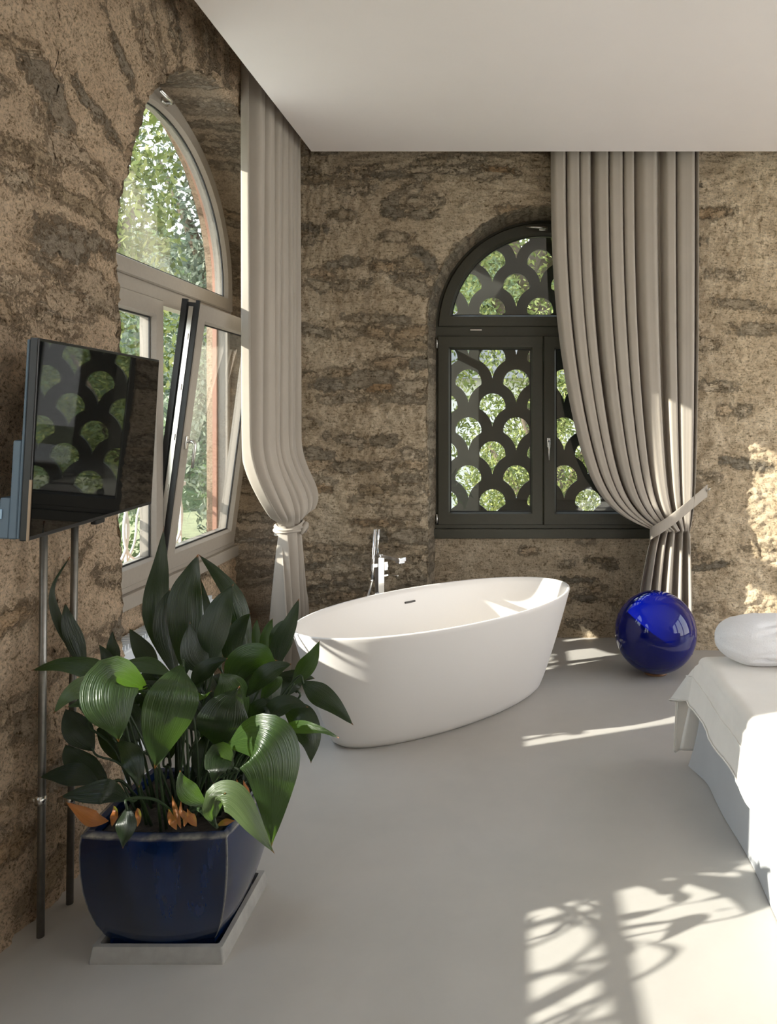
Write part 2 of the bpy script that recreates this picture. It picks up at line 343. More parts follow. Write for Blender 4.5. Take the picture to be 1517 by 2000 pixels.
def contour(half, spring, rz, nj, angs):
    """floor-left, up, over the arch, floor-right, in (u, z)"""
    c = [(-half, spring*i/nj) for i in range(nj)]
    c += [(-half*math.cos(a), spring+rz*math.sin(a)) for a in angs]
    c += [(half, spring*(nj-i)/nj) for i in range(1, nj+1)]
    return c
def arch_wall(name, T, cu, hs, ss, rs, cw, hw, sw, rw, depth, ext, u0, u1, m, stones, rstones, nj=150, na=200, rings=60, nrev=28, disp=0.02, zs=1.3):
    """T(u, w, z) -> world; surface opening (centre cu, half hs, spring ss, radius rs), window opening (cw..) set back `depth`"""
    ztop = ZTOP
    angs = set(i/na for i in range(na+1))
    for uu in (u0, u1):
        dx = uu-cu; dz = ztop-ss; a = math.atan2(dz, -dx)/PI if True else 0
        angs.add(round(a, 6))
    angs = sorted(angs); angs = [a*PI for a in angs]
    cs = contour(hs, ss, rs, nj, angs); cwn = contour(hw, sw, rw, nj, angs); n = len(cs)
    outer = []
    for k, (du, z) in enumerate(cs):
        if k < nj: outer.append((u0, z))
        elif k >= nj+len(angs): outer.append((u1, z))
        else:
            a = angs[k-nj]; dx = -math.cos(a); dz = math.sin(a)
            tx = ((u0-cu)/dx) if dx < -1e-9 else ((u1-cu)/dx if dx > 1e-9 else 1e9)
            tz = (ztop-ss)/dz if dz > 1e-9 else 1e9
            t = min(tx, tz); outer.append((cu+dx*t, ss+dz*t))
    V = []; p2 = []; rev = []; F = []
    arc = [0.0]
    for k in range(1, n): arc.append(arc[-1]+math.dist(cs[k], cs[k-1]))
    rows = []
    for r in range(rings+1):            # from outer border to the opening edge
        t = 1-(r/rings); rows.append(('s', t))
    for r in range(1, nrev+1): rows.append(('r', r/nrev))
    for r in range(1, 9): rows.append(('x', r/8))
    for kind, t in rows:
        for k in range(n):
            iu, iz = cu+cs[k][0], cs[k][1]; ou, oz = outer[k]; wu, wz = cw+cwn[k][0], cwn[k][1]
            if kind == 's': u = iu+(ou-iu)*t; z = iz+(oz-iz)*t; wd = 0.0; amp = 1.0; q = (u, z); rv = 0.0
            elif kind == 'r': u = iu+(wu-iu)*t; z = iz+(wz-iz)*t; wd = -depth*t; amp = 1.0-0.75*t; q = (100+wd, arc[k]); rv = min(1, t*4)
            else: u = wu; z = wz; wd = -depth-(ext-depth)*t; amp = 0.25; q = (100+wd, arc[k]); rv = 1.0
            V.append((u, wd, z)); p2.append(q); rev.append(rv)
    R = len(rows)
    for r in range(R-1):
        for k in range(n-1):
            F.append((r*n+k, r*n+k+1, (r+1)*n+k+1, (r+1)*n+k))
    Vw = [T(*v) for v in V]
    o = mobj(name, Vw, F, m, None, True)
    st = stone_attr(o, p2, stones+[(100+a,b,c,d,e,f) for (a,b,c,d,e,f) in rstones], rev)
    # displacement
    ex = T(1,0,0)-T(0,0,0); ew = T(0,1,0)-T(0,0,0); ez = Vector((0,0,1))
    for i, v in enumerate(o.data.vertices):
        p = Vw[i]; r = i//n; kind, t = rows[r]
        amp = disp if kind == 's' else (disp*(1-0.8*t) if kind == 'r' else 0.003)
        sm = max(-1, min(1, st[i]*40))
        pz = Vector((p.x, p.y, p.z*zs)); a = fr(p, 3.0, 3.1, 3)*0.9+fr(pz, 12, 9.2, 4)*0.75-abs(fr(pz, 16, 60, 3))*0.5+fr(pz, 45, 5.0, 2)*0.32
        b = fr(p, 9, 20.5, 4)*0.55+fr(p, 35, 31, 2)*0.2
        if kind == 's':
            near = max(0, 1-t*(rings/6.0))
            d = ew*(a*amp+sm*0.006*(fr(p, 6, 77, 2)+0.2)) + ex*(b*amp*near*0.8) + ez*(fr(p, 11, 50, 4)*amp*near*0.6)
            d -= ew*0.012*near**2
        else:
            nn_u = (cu-V[i][0]) if V[i][2] < ss else (cu-V[i][0]); nn_z = 0 if V[i][2] < ss else (ss-V[i][2])
            nd = (ex*nn_u+ez*nn_z); nd.normalize()
            d = nd*(a*amp*0.7+sm*0.004*(1-t)) + ew*(b*amp*(1-t))*(1 if kind == 'r' else 0) + (ex*(b*amp*0.8)+ez*(fr(p, 11, 50, 4)*amp*0.6))*((1-t)**6 if kind == 'r' else 0)
        if p.z < 0.02 and kind == 's': d.z = 0
        v.co = p+d
        if v.co.z < 0 and V[i][2] <= 0.001: v.co.z = -0.01
    o.data.update()
    return structure(o)

def stones_rows(u0, u1, z0, z1, rnd, density, hz=(0.018,0.05), hx=(0.05,0.16), tilt=0.08, tones=(0,1)):
    out = []; z = z0
    while z < z1:
        h = rnd.uniform(*hz); u = u0+rnd.uniform(0, .2)
        while u < u1:
            l = rnd.uniform(*hx); dn = density(u+l, z+h) if callable(density) else density
            if rnd.random() < dn:
                out.append((u+l, z+h+rnd.uniform(-.01,.01), l, h*rnd.uniform(0.7,1.05), rnd.gauss(0, tilt), rnd.uniform(*tones)))
            u += 2*l+rnd.uniform(0.01, 0.06)
        z += 2*h+rnd.uniform(0.0, 0.02)
    return out
def reveal_courses(rnd, total, depth):
    out = []; a = 0.0
    while a < total:
        h = rnd.uniform(0.012, 0.035)
        if rnd.random() < 0.7: out.append((-depth*rnd.uniform(0.3,0.7), a+h, depth*rnd.uniform(0.4,0.9), h*0.8, rnd.gauss(0,0.03), rnd.uniform(0.1,1)))
        a += 2*h+0.006
    return out

# left wall: two deep arched niches, one beyond the frame nearer the camera
rnd = random.Random(3)
def dens_left(y, z):
    d = 0.08
    if z < 1.5: d = 0.18
    if z < 0.7: d = 0.35
    if z > 2.05 and y < 2.7: d = 0.10
    if 1.75 < z < 2.1 and y < 2.8: d = 0.45
    return d
TL = lambda u, w_, z: Vector((XW+w_, u, z))
sl = stones_rows(-0.6, 2.9, 0.0, 3.4, rnd, dens_left, hx=(0.05,0.14), tilt=0.25)
def voussoirs(cu, zs, r0, rnd):
    out = []
    for k in range(46):
        a = PI*k/45+rnd.uniform(-.02,.02)
        if rnd.random() < 0.55:
            l = rnd.uniform(0.08, 0.22); r = r0+rnd.uniform(0.04, 0.12)+l
            out.append((cu-math.cos(a)*r, zs+math.sin(a)*r, l, rnd.uniform(0.012,0.028), PI-a, rnd.choice([0.1,0.25,0.3,0.5,0.6,0.9])))
    return out
sl1 = [s for s in sl if not (s[1] > 2.1 and 0.9 < math.hypot(s[0]-3.8, s[1]-2.1) < 1.3)]+voussoirs(3.80, 2.12, 0.99, rnd)
sl1 += [(2.35, 2.52, 0.10, 0.05, -0.3, 0.12), (2.44, 2.47, 0.06, 0.05, -0.5, 0.1), (2.62, 1.95, 0.14, 0.05, -0.1, 0.3), (2.45, 1.86, 0.16, 0.045, 0.1, 0.15), (2.62, 2.30, .05,.03,-.6,.55)]
arch_wall('wall_left', TL, 3.80, 0.99, 2.10, 1.02, 3.645, 0.905, 2.25, 0.82, 0.26, 0.40, 2.40, YB+0.03, M['stone_left'], sl1, reveal_courses(rnd, 8, 0.26), nj=150, na=230, rings=40, nrev=26, disp=0.022)
arch_wall('wall_left', TL, 1.04, 0.99, 2.10, 1.02, 0.90, 0.89, 2.25, 0.82, 0.26, 0.40, -0.60, 2.45, M['stone_left'], sl1+voussoirs(1.0, 2.12, 0.99, rnd), reveal_courses(rnd, 8, 0.26), nj=110, na=150, rings=34, nrev=12, disp=0.022)

# back wall with a smaller arched niche
def dens_back(x, z):
    if x < -0.55: return 0.5 if z < 2.6 else 0.4
    if x < 0.95: return 0.28
    return 0.15
sb = stones_rows(-1.5, 2.6, 0.0, 3.4, rnd, dens_back, hz=(0.016,0.045), hx=(0.04,0.15), tilt=0.1)
sb = [s for s in sb if not (0.755 < math.hypot(s[0]-.178, s[1]-2.11) < 0.85 and s[1] > 2.1)]
sb += [(-0.79, 2.66, 0.085, 0.028, 0.05, 0.02), (-0.60, 2.52, 0.09, 0.045, -0.75, 0.12), (-0.66, 2.35, 0.11, 0.04, -0.45, 0.35), (-0.95, 1.75, 0.17, 0.055, 0.1, 0.08), (1.55, 2.07, .14,.035,0,.2)]
TB = lambda u, w_, z: Vector((u, YB-w_, z))
arch_wall('wall_back', TB, 0.178, 0.757, 2.11, 0.757, 0.178, 0.735, 2.11, 0.735, 0.305, 0.50, XW-0.03, 2.10, M['stone_back'], sb, reveal_courses(rnd, 7, 0.3), nj=170, na=210, rings=110, nrev=22, disp=0.017, zs=2.6)

def apron(name, T, uc, half, wd, ztop_, m, rnd):
    nu, nz = 110, 60; V = []; F = []; p2 = []
    for j in range(nz+1):
        for i in range(nu+1):
            u = uc-half+2*half*i/nu; z = ztop_*j/nz; V.append((u, wd, z)); p2.append((u, z))
    for j in range(nz):
        for i in range(nu):
            a = j*(nu+1)+i; F.append((a, a+1, a+nu+2, a+nu+1))
    Vw = [T(*v) for v in V]
    o = mobj(name, Vw, F, m, None, True)
    stone_attr(o, p2, stones_rows(uc-half, uc+half, 0, ztop_, rnd, 0.3, hz=(0.012,0.03), hx=(0.03,0.1)), [0]*len(V))
    ew = T(0,1,0)-T(0,0,0)
    for i, v in enumerate(o.data.vertices):
        p = Vw[i]; v.co = p+ew*(fr(p, 4, 1, 3)*0.010+fr(p, 22, 3, 4)*0.009)
    return structure(o)
apron('wall_back', TB, 0.178, 0.78, -0.285, 0.70, M['stone_back'], rnd)
apron('wall_left', TL, 3.66, 1.02, -0.235, 0.70, M['stone_left'], rnd)
apron('wall_left', TL, 0.90, 1.02, -0.235, 0.70, M['stone_left'], rnd)

# rest of the room beyond the frame: wall stretches with openings, built as solid slabs
def slab(name, x0, x1, y0, y1, z0, z1, m):
    b = MB(); b.box(x0, x1, y0, y1, z0, z1); return structure(b.build(name, m))
RX = 4.6; RY = -3.4
bw = MB()
nxx, nzz = 60, 80
vv = []; ff = []; p2 = []
for j in range(nzz+1):
    for i in range(nxx+1):
        x = 2.10+(RX-2.10)*i/nxx; z = ZTOP*j/nzz; p = Vector((x, YB, z)); vv.append(p+Vector((0,-1,0))*fr(p, 3, 3.1, 3)*0.014); p2.append((x, z))
for j in range(nzz):
    for i in range(nxx):
        a = j*(nxx+1)+i; ff.append((a, a+1, a+nxx+2, a+nxx+1))
o = mobj('wall_back', vv, ff, M['stone_back'], None, True); structure(o); stone_attr(o, p2, [s for s in sb if s[0] > 2.1], [0]*len(vv))
slab('wall_left', XW-0.6, XW, RY, -0.60, 0, ZTOP, M['plain_wall'])
# right wall: unseen openings between piers, added only to light the room
def wall_with_openings(name, axis, pos, thick, a0, a1, ops, m):
    b = MB(); cur = a0
    def bx(s, e, z0, z1):
        if axis == 'x': b.box(pos, pos+thick, s, e, z0, z1)
        else: b.box(s, e, pos, pos+thick, z0, z1)
    for (s, e, z0, z1) in ops:
        bx(cur, s, 0, ZTOP); 
        if z0 > 0: bx(s, e, 0, z0)
        bx(s, e, z1, ZTOP); cur = e
    bx(cur, a1, 0, ZTOP); return structure(b.build(name, m))
wall_with_openings('wall_right', 'x', RX, 0.4, RY, YB+0.3, [(-0.2,1.4,0.1,3.1),(1.5,3.1,0.1,3.1),(3.2,4.7,0.1,3.1)], M['plain_wall'])
wall_with_openings('wall_rear', 'y', RY-0.4, 0.4, XW-0.6, RX+0.4, [(3.0,4.4,0.1,2.95)], M['plain_wall'])  # rear opening is likewise added to let light in

fl = slab('floor', XW-0.62, RX+0.4, RY-0.4, YB+0.66, -0.25, 0.0, M['floor'])
# floating white ceiling panel with a curtain gap, slab above
b = MB(); b.box(-1.265, RX, RY, 4.72, 3.134, 3.17); structure(b.build('ceiling', M['ceiling']))
slab('ceiling', XW-0.66, RX+0.4, RY-0.4, YB+0.66, ZTOP-0.01, ZTOP+0.3, M['plain_wall'])

# ------------------------------------------------------------------ windows
def arch_pts(half, spring, rz, zb, n=48, off=0.0):
    c = [(-half+off, zb+off)]
    c += [(-(half-off)*math.cos(PI*i/n), spring+(rz-off)*math.sin(PI*i/n)) for i in range(n+1)]
    c.append((half-off, zb+off)); return c
def clamp_arch(half, spring, rz, zmin, n=48):
    if zmin > spring: hx = half*math.sqrt(max(0, 1-((zmin-spring)/rz)**2))
    else: hx = half
    c = [(-hx, zmin)]
    for i in range(n+1):
        x = -half*math.cos(PI*i/n); z = spring+rz*math.sin(PI*i/n)
        if z < zmin: x = math.copysign(hx, x); z = zmin
        c.append((x, z))
    c.append((hx, zmin)); return c
def rect(x0, x1, z0, z1): return [(x0,z0),(x0,z1),(x1,z1),(x1,z0)]
def make_window(name, T, half, spring, rz, m, open_right=False, detail=True, board=True):
    """local: x along the wall seen from the room, y towards the room, z up; frame face at y=0.02"""
    root = empty(name, T((0, 0, 0.68))); structure(root)
    zb = 0.765 if board else 0.7
    zt0, zt1 = 2.055, 2.118          # transom bar
    b = MB(T); b.ring(arch_pts(half+0.012, spring, rz+0.012, zb-0.05), arch_pts(half-0.045, spring, rz-0.045, zb+0.02), -0.06, 0.0, True, 0.002)
    b.box(-half+0.01, half-0.01, -0.06, 0.004, zt0-0.02, zt1+0.02)
    b.build('window_frame', m, root)
    b = MB(T); b.box(-half-0.005, half+0.005, -0.05, 0.045, 0.6775, 0.742, 0.004); b.box(-half-0.003, half+0.003, -0.05, 0.02, 0.742, 0.768, 0.002)
    b.build('window_sill', m, root)
    b = MB(T); b.ring(arch_pts(half+0.01, spring, rz+0.01, zb-0.05), arch_pts(half-0.062, spring, rz-0.062, zb+0.04), -0.085, -0.061, True, 0.0)
    b.build('outer_frame', M['terracotta'], root)['label'] = 'terracotta painted outer frame'
    def gasket_line(b2, c_out, c_in, y): b2.ring(c_out, c_in, y-0.004, y+0.001, True, 0.0)
    # arch sash
    h2, s2, r2, z2 = half-0.028, spring, rz-0.028, zt1
    b = MB(T); o_ = clamp_arch(h2, s2, r2, z2)
    gi = 0.085; hi = h2-gi; ri = r2-gi; zi = z2+0.078
    i_ = clamp_arch(hi, s2, ri, zi)
    b.ring(o_, i_, -0.05, 0.022, True, 0.008); sash = b.build('arched_sash', m, root)
    b = MB(T); b.prism(i_, -0.022, -0.008); b.build('pane', M['glass'], sash)
    b = MB(T); i3 = clamp_arch(hi-0.006, s2, ri-0.006, zi+0.006)
    i3b = clamp_arch(hi+0.002, s2, ri+0.002, zi-0.002)
    b.ring(i3b, i3, -0.007, -0.001, True, 0.0); b.build('gasket', M['gasket'], sash)
    # latch at the crown, lying sideways
    b = MB(T); zc = s2+r2-0.045
    b.box(-0.03, 0.03, 0.018, 0.032, zc-0.013, zc+0.013, 0.004); b.tube([(0.012,0.03,zc),(0.012,0.058,zc),(-0.01,0.064,zc),(-0.12,0.064,zc+0.004)], [0.009,0.009,0.009,0.007], 10)
    b.build('handle', M['satin'], sash, True)
    # lower sashes
    for side in (-1, 1):
        x0, x1 = (-half+0.025, -0.001) if side < 0 else (0.001, half-0.025)
        z0, z1 = zb, zt0
        tilt = open_right and side > 0
        if tilt:
            ang = math.radians(7.5)
            def TT(p, z0=z0, ang=ang):
                y, z = p[1], p[2]-z0
                return T((p[0], y*math.cos(ang)+z*math.sin(ang)+0.006, z0+z*math.cos(ang)-y*math.sin(ang)))
        else: TT = T
        b = MB(TT); b.ring(rect(x0,x1,z0,z1), rect(x0+0.084,x1-0.084,z0+0.088,z1-0.088), -0.05, 0.024, True, 0.008)
        sash = b.build('sash', m, root)
        b = MB(TT); b.box(x0+0.08, x1-0.08, -0.022, -0.008, z0+0.082, z1-0.082); b.build('pane', M['glass'], sash)
        b = MB(TT); b.ring(rect(x0+0.082,x1-0.082,z0+0.086,z1-0.086), rect(x0+0.091,x1-0.091,z0+0.095,z1-0.095), -0.007, -0.001, True, 0.0)
        b.build('gasket', M['gasket'], sash)
        if tilt:   # dark edge seals and the steel locking rail show on the open edge
            b = MB(TT); b.box(x0-0.012, x0+0.002, -0.062, -0.036, z0-0.0, z1+0.012); b.box(x0-0.010, x0+0.004, 0.004, 0.020, z0, z1+0.012)
            b.box(x0-0.003, x0+0.001, -0.05, 0.02, z0, z1)
            b.build('edge_seal', M['gasket'], sash)
            b = MB(TT); b.box(x0-0.007, x0-0.002, -0.028, -0.006, z0+0.02, z1-0.02)
            for k in range(5): b.box(x0-0.013, x0-0.004, -0.022, -0.012, z0+0.15+k*0.24, z0+0.18+k*0.24)
            b.build('locking_rail', M['satin'], sash)
        if side > 0:
            hz = 1.30 if not open_right else 1.36; hx = x0+0.035
            b = MB(TT); b.box(hx-0.013, hx+0.013, 0.02, 0.032, hz-0.005, hz+0.06, 0.004)
            b.tube([(hx,0.03,hz+0.035),(hx,0.062,hz+0.035),(hx,0.07,hz+0.025),(hx,0.071,hz-0.09)], [0.009,0.009,0.009,0.007], 10)
            b.build('handle', M['satin'], sash, True)
        if detail:
            xe = x0-0.006 if side < 0 else x1+0.006
            if not tilt:
                for zz in (z0+0.04, z1-0.05):
                    b = MB(TT); b.tube([(xe,0.018,zz-0.035),(xe,0.018,zz+0.035)], 0.008, 10); b.build('hinge', M['satin'], sash, True)
    b = MB(T); b.box(-0.50, -0.42, 0.002, 0.016, zt0+0.035, zt0+0.045, 0.002); b.build('catch', M['satin'], root)
    if open_right:
        b = MB(T); b.box(0.40, 0.47, 0.002, 0.018, zt0+0.03, zt0+0.044, 0.002); b.build('catch', M['satin'], root)
    return root
TBW = lambda p: Vector((0.178+p[0], YWIN-p[1], p[2]))
make_window('window_1', TBW, 0.745, 2.11, 0.745, M['frame_backlit'])
TLW1 = lambda p: Vector((XWIN+p[1], 3.645+p[0], p[2]))
TLW2 = lambda p: Vector((XWIN+p[1], 0.90+p[0], p[2]))
make_window('window_2', TLW1, 0.915, 2.25, 0.82, M['frame_lit'], open_right=True)
make_window('window_3', TLW2, 0.90, 2.25, 0.82, M['frame_lit'])

# exterior wall faces that close the building around the openings
def ext_face(name, T, c, u0, u1, ext):
    b = MB(); n = len(c)
    return None

# patterned sun screen outside the back window
def scallop_screen():
    y = 5.56; cu = bpy.data.curves.new('c', 'CURVE'); cu.dimensions = '2D'; cu.fill_mode = 'BOTH'; cu.extrude = 0.012
    def spl(pts):
        s = cu.splines.new('POLY'); s.points.add(len(pts)-1)
        for p, q in zip(s.points, pts): p.co = (q[0], q[1], 0, 1)
        s.use_cyclic_u = True
    k = y/1500.0
    x0, x1, z0, z1 = -0.72, 1.08, 0.45, 3.10
    spl([(x0,z0),(x1,z0),(x1,z1),(x0,z1)])
    r = 0.093; R = 0.173; px = 0.168; pz = 0.175
    P = 93.3*k; PX = P; V = 93.5*k
    # centre of one opening as seen in the photograph
    cx0 = (1008-1010)*k; cz0 = CAMZ+(815-560)*k
    sc = k/ (5.5/1500.0)
    def drop(cx, cz):
        pts = []; rr = r*sc; RR = R*sc; ax = P/2; az = V/2
        # the circle above, until it meets the neighbours' circles
        for i in range(73):
            a = -PI/2+PI*i/36*1.0
            pass
        def inside_neighbour(x, z): return math.hypot(x-ax, z+az) < RR or math.hypot(x+ax, z+az) < RR
        arc = [a for a in [math.radians(d) for d in range(-90, 271, 4)] if not inside_neighbour(rr*math.cos(a), rr*math.sin(a))]
        circ = [(rr*math.cos(a), rr*math.sin(a)) for a in arc if math.sin(a) > -0.95]
        # concave flanks down to the point
        tipz = -az+math.sqrt(max(0, RR*RR-ax*ax))
        left = circ[-1]; right = circ[0]
        def flank(p, sx):
            a0 = math.atan2(p[1]+az, p[0]-sx*ax); a1 = math.atan2(tipz+az, -sx*ax)
            if a0 < 0: a0 += 2*PI
            if a1 < 0: a1 += 2*PI
            return [(sx*ax+RR*math.cos(a0+(a1-a0)*t/8), -az+RR*math.sin(a0+(a1-a0)*t/8)) for t in range(1, 9)]
        fl_ = flank(left, -1); fr_ = flank(right, 1)
        pts = circ+fl_+fr_[:-1][::-1]
        return [(cx+p[0], cz+p[1]) for p in pts]
    for i in range(-5, 6):
        for j in range(-10, 8):
            cx = cx0+i*P/2*1.0; cz = cz0+j*V
            if i % 2: cz += V/2
            pts = drop(cx, cz)
            if min(p[0] for p in pts) > x0+0.01 and max(p[0] for p in pts) < x1-0.01 and min(p[1] for p in pts) > z0+0.01 and max(p[1] for p in pts) < z1-0.01: spl(pts)
    ob = bpy.data.objects.new('tmp', cu); COL.objects.link(ob)
    dg = bpy.context.evaluated_depsgraph_get(); me = bpy.data.meshes.new_from_object(ob.evaluated_get(dg))
    bpy.data.objects.remove(ob)
    me.materials.clear(); me.materials.append(M['screen_panel'])
    root = empty('sun_screen', (0.178, y, 0.45))
    o = bpy.data.objects.new('pierced_panel', me); o.rotation_euler = (PI/2, 0, 0); o.location = (0, y, 0); link(o, root); o.matrix_parent_inverse = root.matrix_world.inverted()
    for bx_ in (-0.60, 0.93):
        for bz_ in (0.8, 2.0):
            b = MB(); b.box(bx_, bx_+0.03, 5.41, y-0.011, bz_, bz_+0.05); b.build('bracket', M['screen_panel'], root)
    tag(root, 'dark sun screen pierced with fish-scale teardrop holes, outside the backlit arched window', 'screen')
scallop_screen()

# wrought-iron railings outside the left windows
def railing(yc, label):
    root = empty('balcony_railing', (-1.97, yc, 0.70)); tag(root, label, 'railing', 'white iron railings outside the left windows')
    X = -1.97; y0, y1 = yc-0.86, yc+0.86
    b = MB(); b.box(X-0.022, X+0.022, y0, y1, 1.10, 1.125, 0.004); b.build('handrail', M['rail'], root)
    b = MB(); b.box(X-0.012, X+0.012, y0, y1, 0.735, 0.755); b.build('bottom_rail', M['rail'], root)
    n = 8
    for k in range(n+1):
        yy = y0+0.03+(y1-y0-0.06)*k/n
        b = MB(); b.box(X-0.007, X+0.007, yy-0.007, yy+0.007, 0.75, 1.105); b.build('baluster', M['rail'], root)
    for k in range(n):
        yy = y0+0.03+(y1-y0-0.06)*(k+0.5)/n
        b = MB(); b.tube([(X, yy+0.125*math.cos(2*PI*i/36), 0.93+0.16*math.sin(2*PI*i/36)) for i in range(37)], 0.008, 8, False); b.build('ring', M['rail'], root, True)
        b = MB(); b.tube([(X, yy+(-0.11+0.22*t)+0.03*math.sin(t*2*PI), 0.76+0.34*t) for t in [i/16 for i in range(17)]], 0.006, 8); b.build('scroll', M['rail'], root, True)
railing(3.66, 'white iron railing with rings, outside the window with the tilted sash')
railing(0.90, 'white iron railing outside the nearer left window, casting scroll shadows on the floor')

# radiator in the left niche
root = empty('radiator', (-1.60, 3.55, 0)); tag(root, 'pale blue-white metal radiator below the left window, glimpsed behind the potted plant', 'radiator')
b = MB(); b.box(-1.655, -1.56, 2.98, 3.96, 0.10, 0.565, 0.008); b.build('casing', M['white'], root)
b = MB()
for k in range(40): b.box(-1.645, -1.57, 3.0+k*0.024, 3.0+k*0.024+0.012, 0.565, 0.585)
b.build('top_grille', M['white'], root)
for yy in (3.1, 3.84):
    b = MB(); b.box(-1.64, -1.58, yy, yy+0.03, 0.0, 0.11); b.build('foot', M['white'], root)

# ------------------------------------------------------------------ curtains
def curtain_mesh(name, pos, rows, cols, m, parent):
    V = []; F = []
    for j in range(rows+1):
        for i in range(cols+1): V.append(pos(i/cols, j/rows))
    for j in range(rows):
        for i in range(cols):
            a = j*(cols+1)+i; F.append((a, a+1, a+cols+2, a+cols+1))
    o = mobj(name, V, F, m, parent, True)
    sm = o.modifiers.new('thickness', 'SOLIDIFY'); sm.thickness = 0.003; sm.offset = 0
    return o
def lerp(a, b, t): return a+(b-a)*t
def smooth(t): t = max(0, min(1, t)); return t*t*(3-2*t)
def pleat2(s, n, seed=0.0, width=0.25):
    """broad rounded folds with narrow deep valleys: (towards the room, sideways) both in -1..1"""
    u = n*(s+0.030*math.sin(7*s+seed)+0.016*math.sin(19*s+seed*2.3)+0.008*math.sin(41*s+seed)); k = math.floor(u); u -= k
    d = abs(u-0.5); dep = 0.85+0.15*math.sin(k*2.4+seed)
    f = 1-2*dep*math.exp(-(d/width)**2)-0.35*(1-math.cos(2*PI*(d-0.5)))*0
    f -= 0.25*((0.5-d) < 0.0)
    return f-0.15*math.cos(4*PI*u), math.sin(2*PI*u)
def pleat(s, n, sharp=0.6, seed=0):
    ph = 2*PI*n*(s+0.018*math.sin(9*s+seed)+0.011*math.sin(23*s+seed*2))
    v = math.sin(ph); return (abs(v)**sharp)*(1 if v > 0 else -1)

# left curtain, hanging along the left wall
root = empty('curtain', (-1.37, 4.4, 0)); tag(root, 'long taupe curtain knotted at waist height beside the left arched window', 'curtain', 'taupe curtains')
ZK = 0.865
def left_cur(s, r):
    ztop, zbot = 3.44, 0.015
    z = lerp(ztop, zbot, r)
    yt = lerp(3.945, 4.74, s)
    yk = 4.43; xk = -1.315
    if z > ZK:
        t = (ztop-z)/(ztop-ZK)
        g = 0.02*t**3+0.98*t**22
        # right-hand folds stay wide longer and balloon out just above the knot
        gr = 0.05*t**3+0.95*t**26
        G = lerp(g, gr, smooth(s))
        y = lerp(yt, yk+0.085*(s-0.5), G)
        amp = lerp(0.060, 0.072, t)*(1-G)*(1-0.15*s)+0.04*G
        x = lerp(lerp(-1.395, -1.375, smooth(s*3)), xk, smooth((t-0.8)/0.2))
        balloon = math.exp(-((t-0.945)/0.07)**2)*(0.055*smooth(s*1.3)+0.02)
        x += balloon
        p, lat = pleat2(s, 6.6, 1.0)
        # folds merge lower down
        x += amp*p*(1-0.25*t)+0.02*t*math.sin(2*PI*3*s+1)*(1-G)
        x += -0.035*(1-t)*0
        if x < -1.425: x = -1.425+0.12*(x+1.425)
        y += 0.012*lat*(1-G)
        # round bundle at the knot
        th = PI*(s*1.6-0.3)
        xb = xk+0.055*math.sin(th); yb = yk-0.075*math.cos(th)
        k = smooth((t-0.965)/0.035); x = lerp(x, xb+0.008*p, k); y = lerp(y, yb, k)
    else:
        t = (ZK-z)/ZK; k = t**0.75
        th = PI*(s*1.6-0.3); p = pleat(s, 6.5, 0.8, 1.0)
        x = lerp(xk+0.055*math.sin(th)+0.008*p, -1.30+0.055*p+0.02*math.sin(th), min(1, k*1.6))
        y = lerp(yk-0.075*math.cos(th), lerp(4.10, 4.72, s), k**0.9)
    return Vector((x, y, z))
curtain_mesh('curtain_drop', left_cur, 150, 230, M['curtain'], root)
V = []; F = []
for i in range(41):          # a band of the same cloth wound twice round the gathered folds
    a = 2*PI*i/40; cy, cx = 4.43+0.094*math.sin(a), -1.315+0.080*math.cos(a)
    zc = ZK+0.012*math.sin(a+0.6); hh = 0.024+0.008*math.sin(2*a+1)
    for k in range(13):
        q = k/12; bulge_ = 0.010*math.sin(PI*q)+0.0045*math.sin(5*PI*q+2*a)-0.004
        V.append((cx+math.cos(a)*bulge_, cy+math.sin(a)*bulge_, zc+hh*(2*q-1)))
for i in range(40):
    for k in range(12): F.append((i*13+k, i*13+k+1, (i+1)*13+k+1, (i+1)*13+k))
mobj('wrapped_band', V, F, M['curtain'], root, True)
b = MB()
b.tube([(-1.238,4.40,ZK-0.035),(-1.226,4.415,ZK+0.0),(-1.224,4.44,ZK+0.014),(-1.232,4.475,ZK-0.004),(-1.240,4.49,ZK-0.035)], [0.010,0.017,0.020,0.016,0.008], 10)
b.build('knot', M['curtain'], root, True)
b = MB(); b.box(-1.40, -1.35, 3.86, 4.90, 3.40, 3.43); b.build('curtain_track', M['ceiling'], root)

# right curtain, hanging in front of the back wall, swept aside by a tieback
root = empty('curtain', (1.0, 4.86, 0)); tag(root, 'long taupe curtain swept to the right by a tieback, half covering the backlit window', 'curtain', 'taupe curtains')
D = 4.85
def X(px, d=D): return (px-1010)/1500.0*d
ZR = CAMZ+(815-1035)/1500.0*D
def right_cur(s, r):
    ztop, zbot = 3.44, 0.015
    z = lerp(ztop, zbot, r)
    xt = lerp(X(1079), X(1366), s)
    if z > ZR:
        t = max(0, (3.13-z)/(3.13-ZR)); 
        G = 0.55*t**2.6+0.45*t**20
        xk = lerp(X(1276), X(1345), s)
        # gather sag: left folds reach the tie lower and swoop
        x = lerp(xt, xk, G)
        a = lerp(0.045, 0.062, min(1, t*2))*(1-0.45*G)
        p, lat = pleat2(s, 9, 4.2); p = -p
        y = 4.850+a*p-0.03*t*t+0.015*math.sin(6*s+2)*t
        x += 0.012*lat*(1-G*0.8)
        if y > 4.925: y = 4.925+0.15*(y-4.925)
    else:
        t = (ZR-z)/ZR; k = t**0.7
        x = lerp(lerp(X(1276), X(1345), s), lerp(X(1235), X(1352), s), min(1, k*1.1))
        p = pleat(s, 5, 0.8, 4.2); y = lerp(4.835, 4.84, k)+0.04*p
    if z < 3.02 : pass
    return Vector((x, y, z))
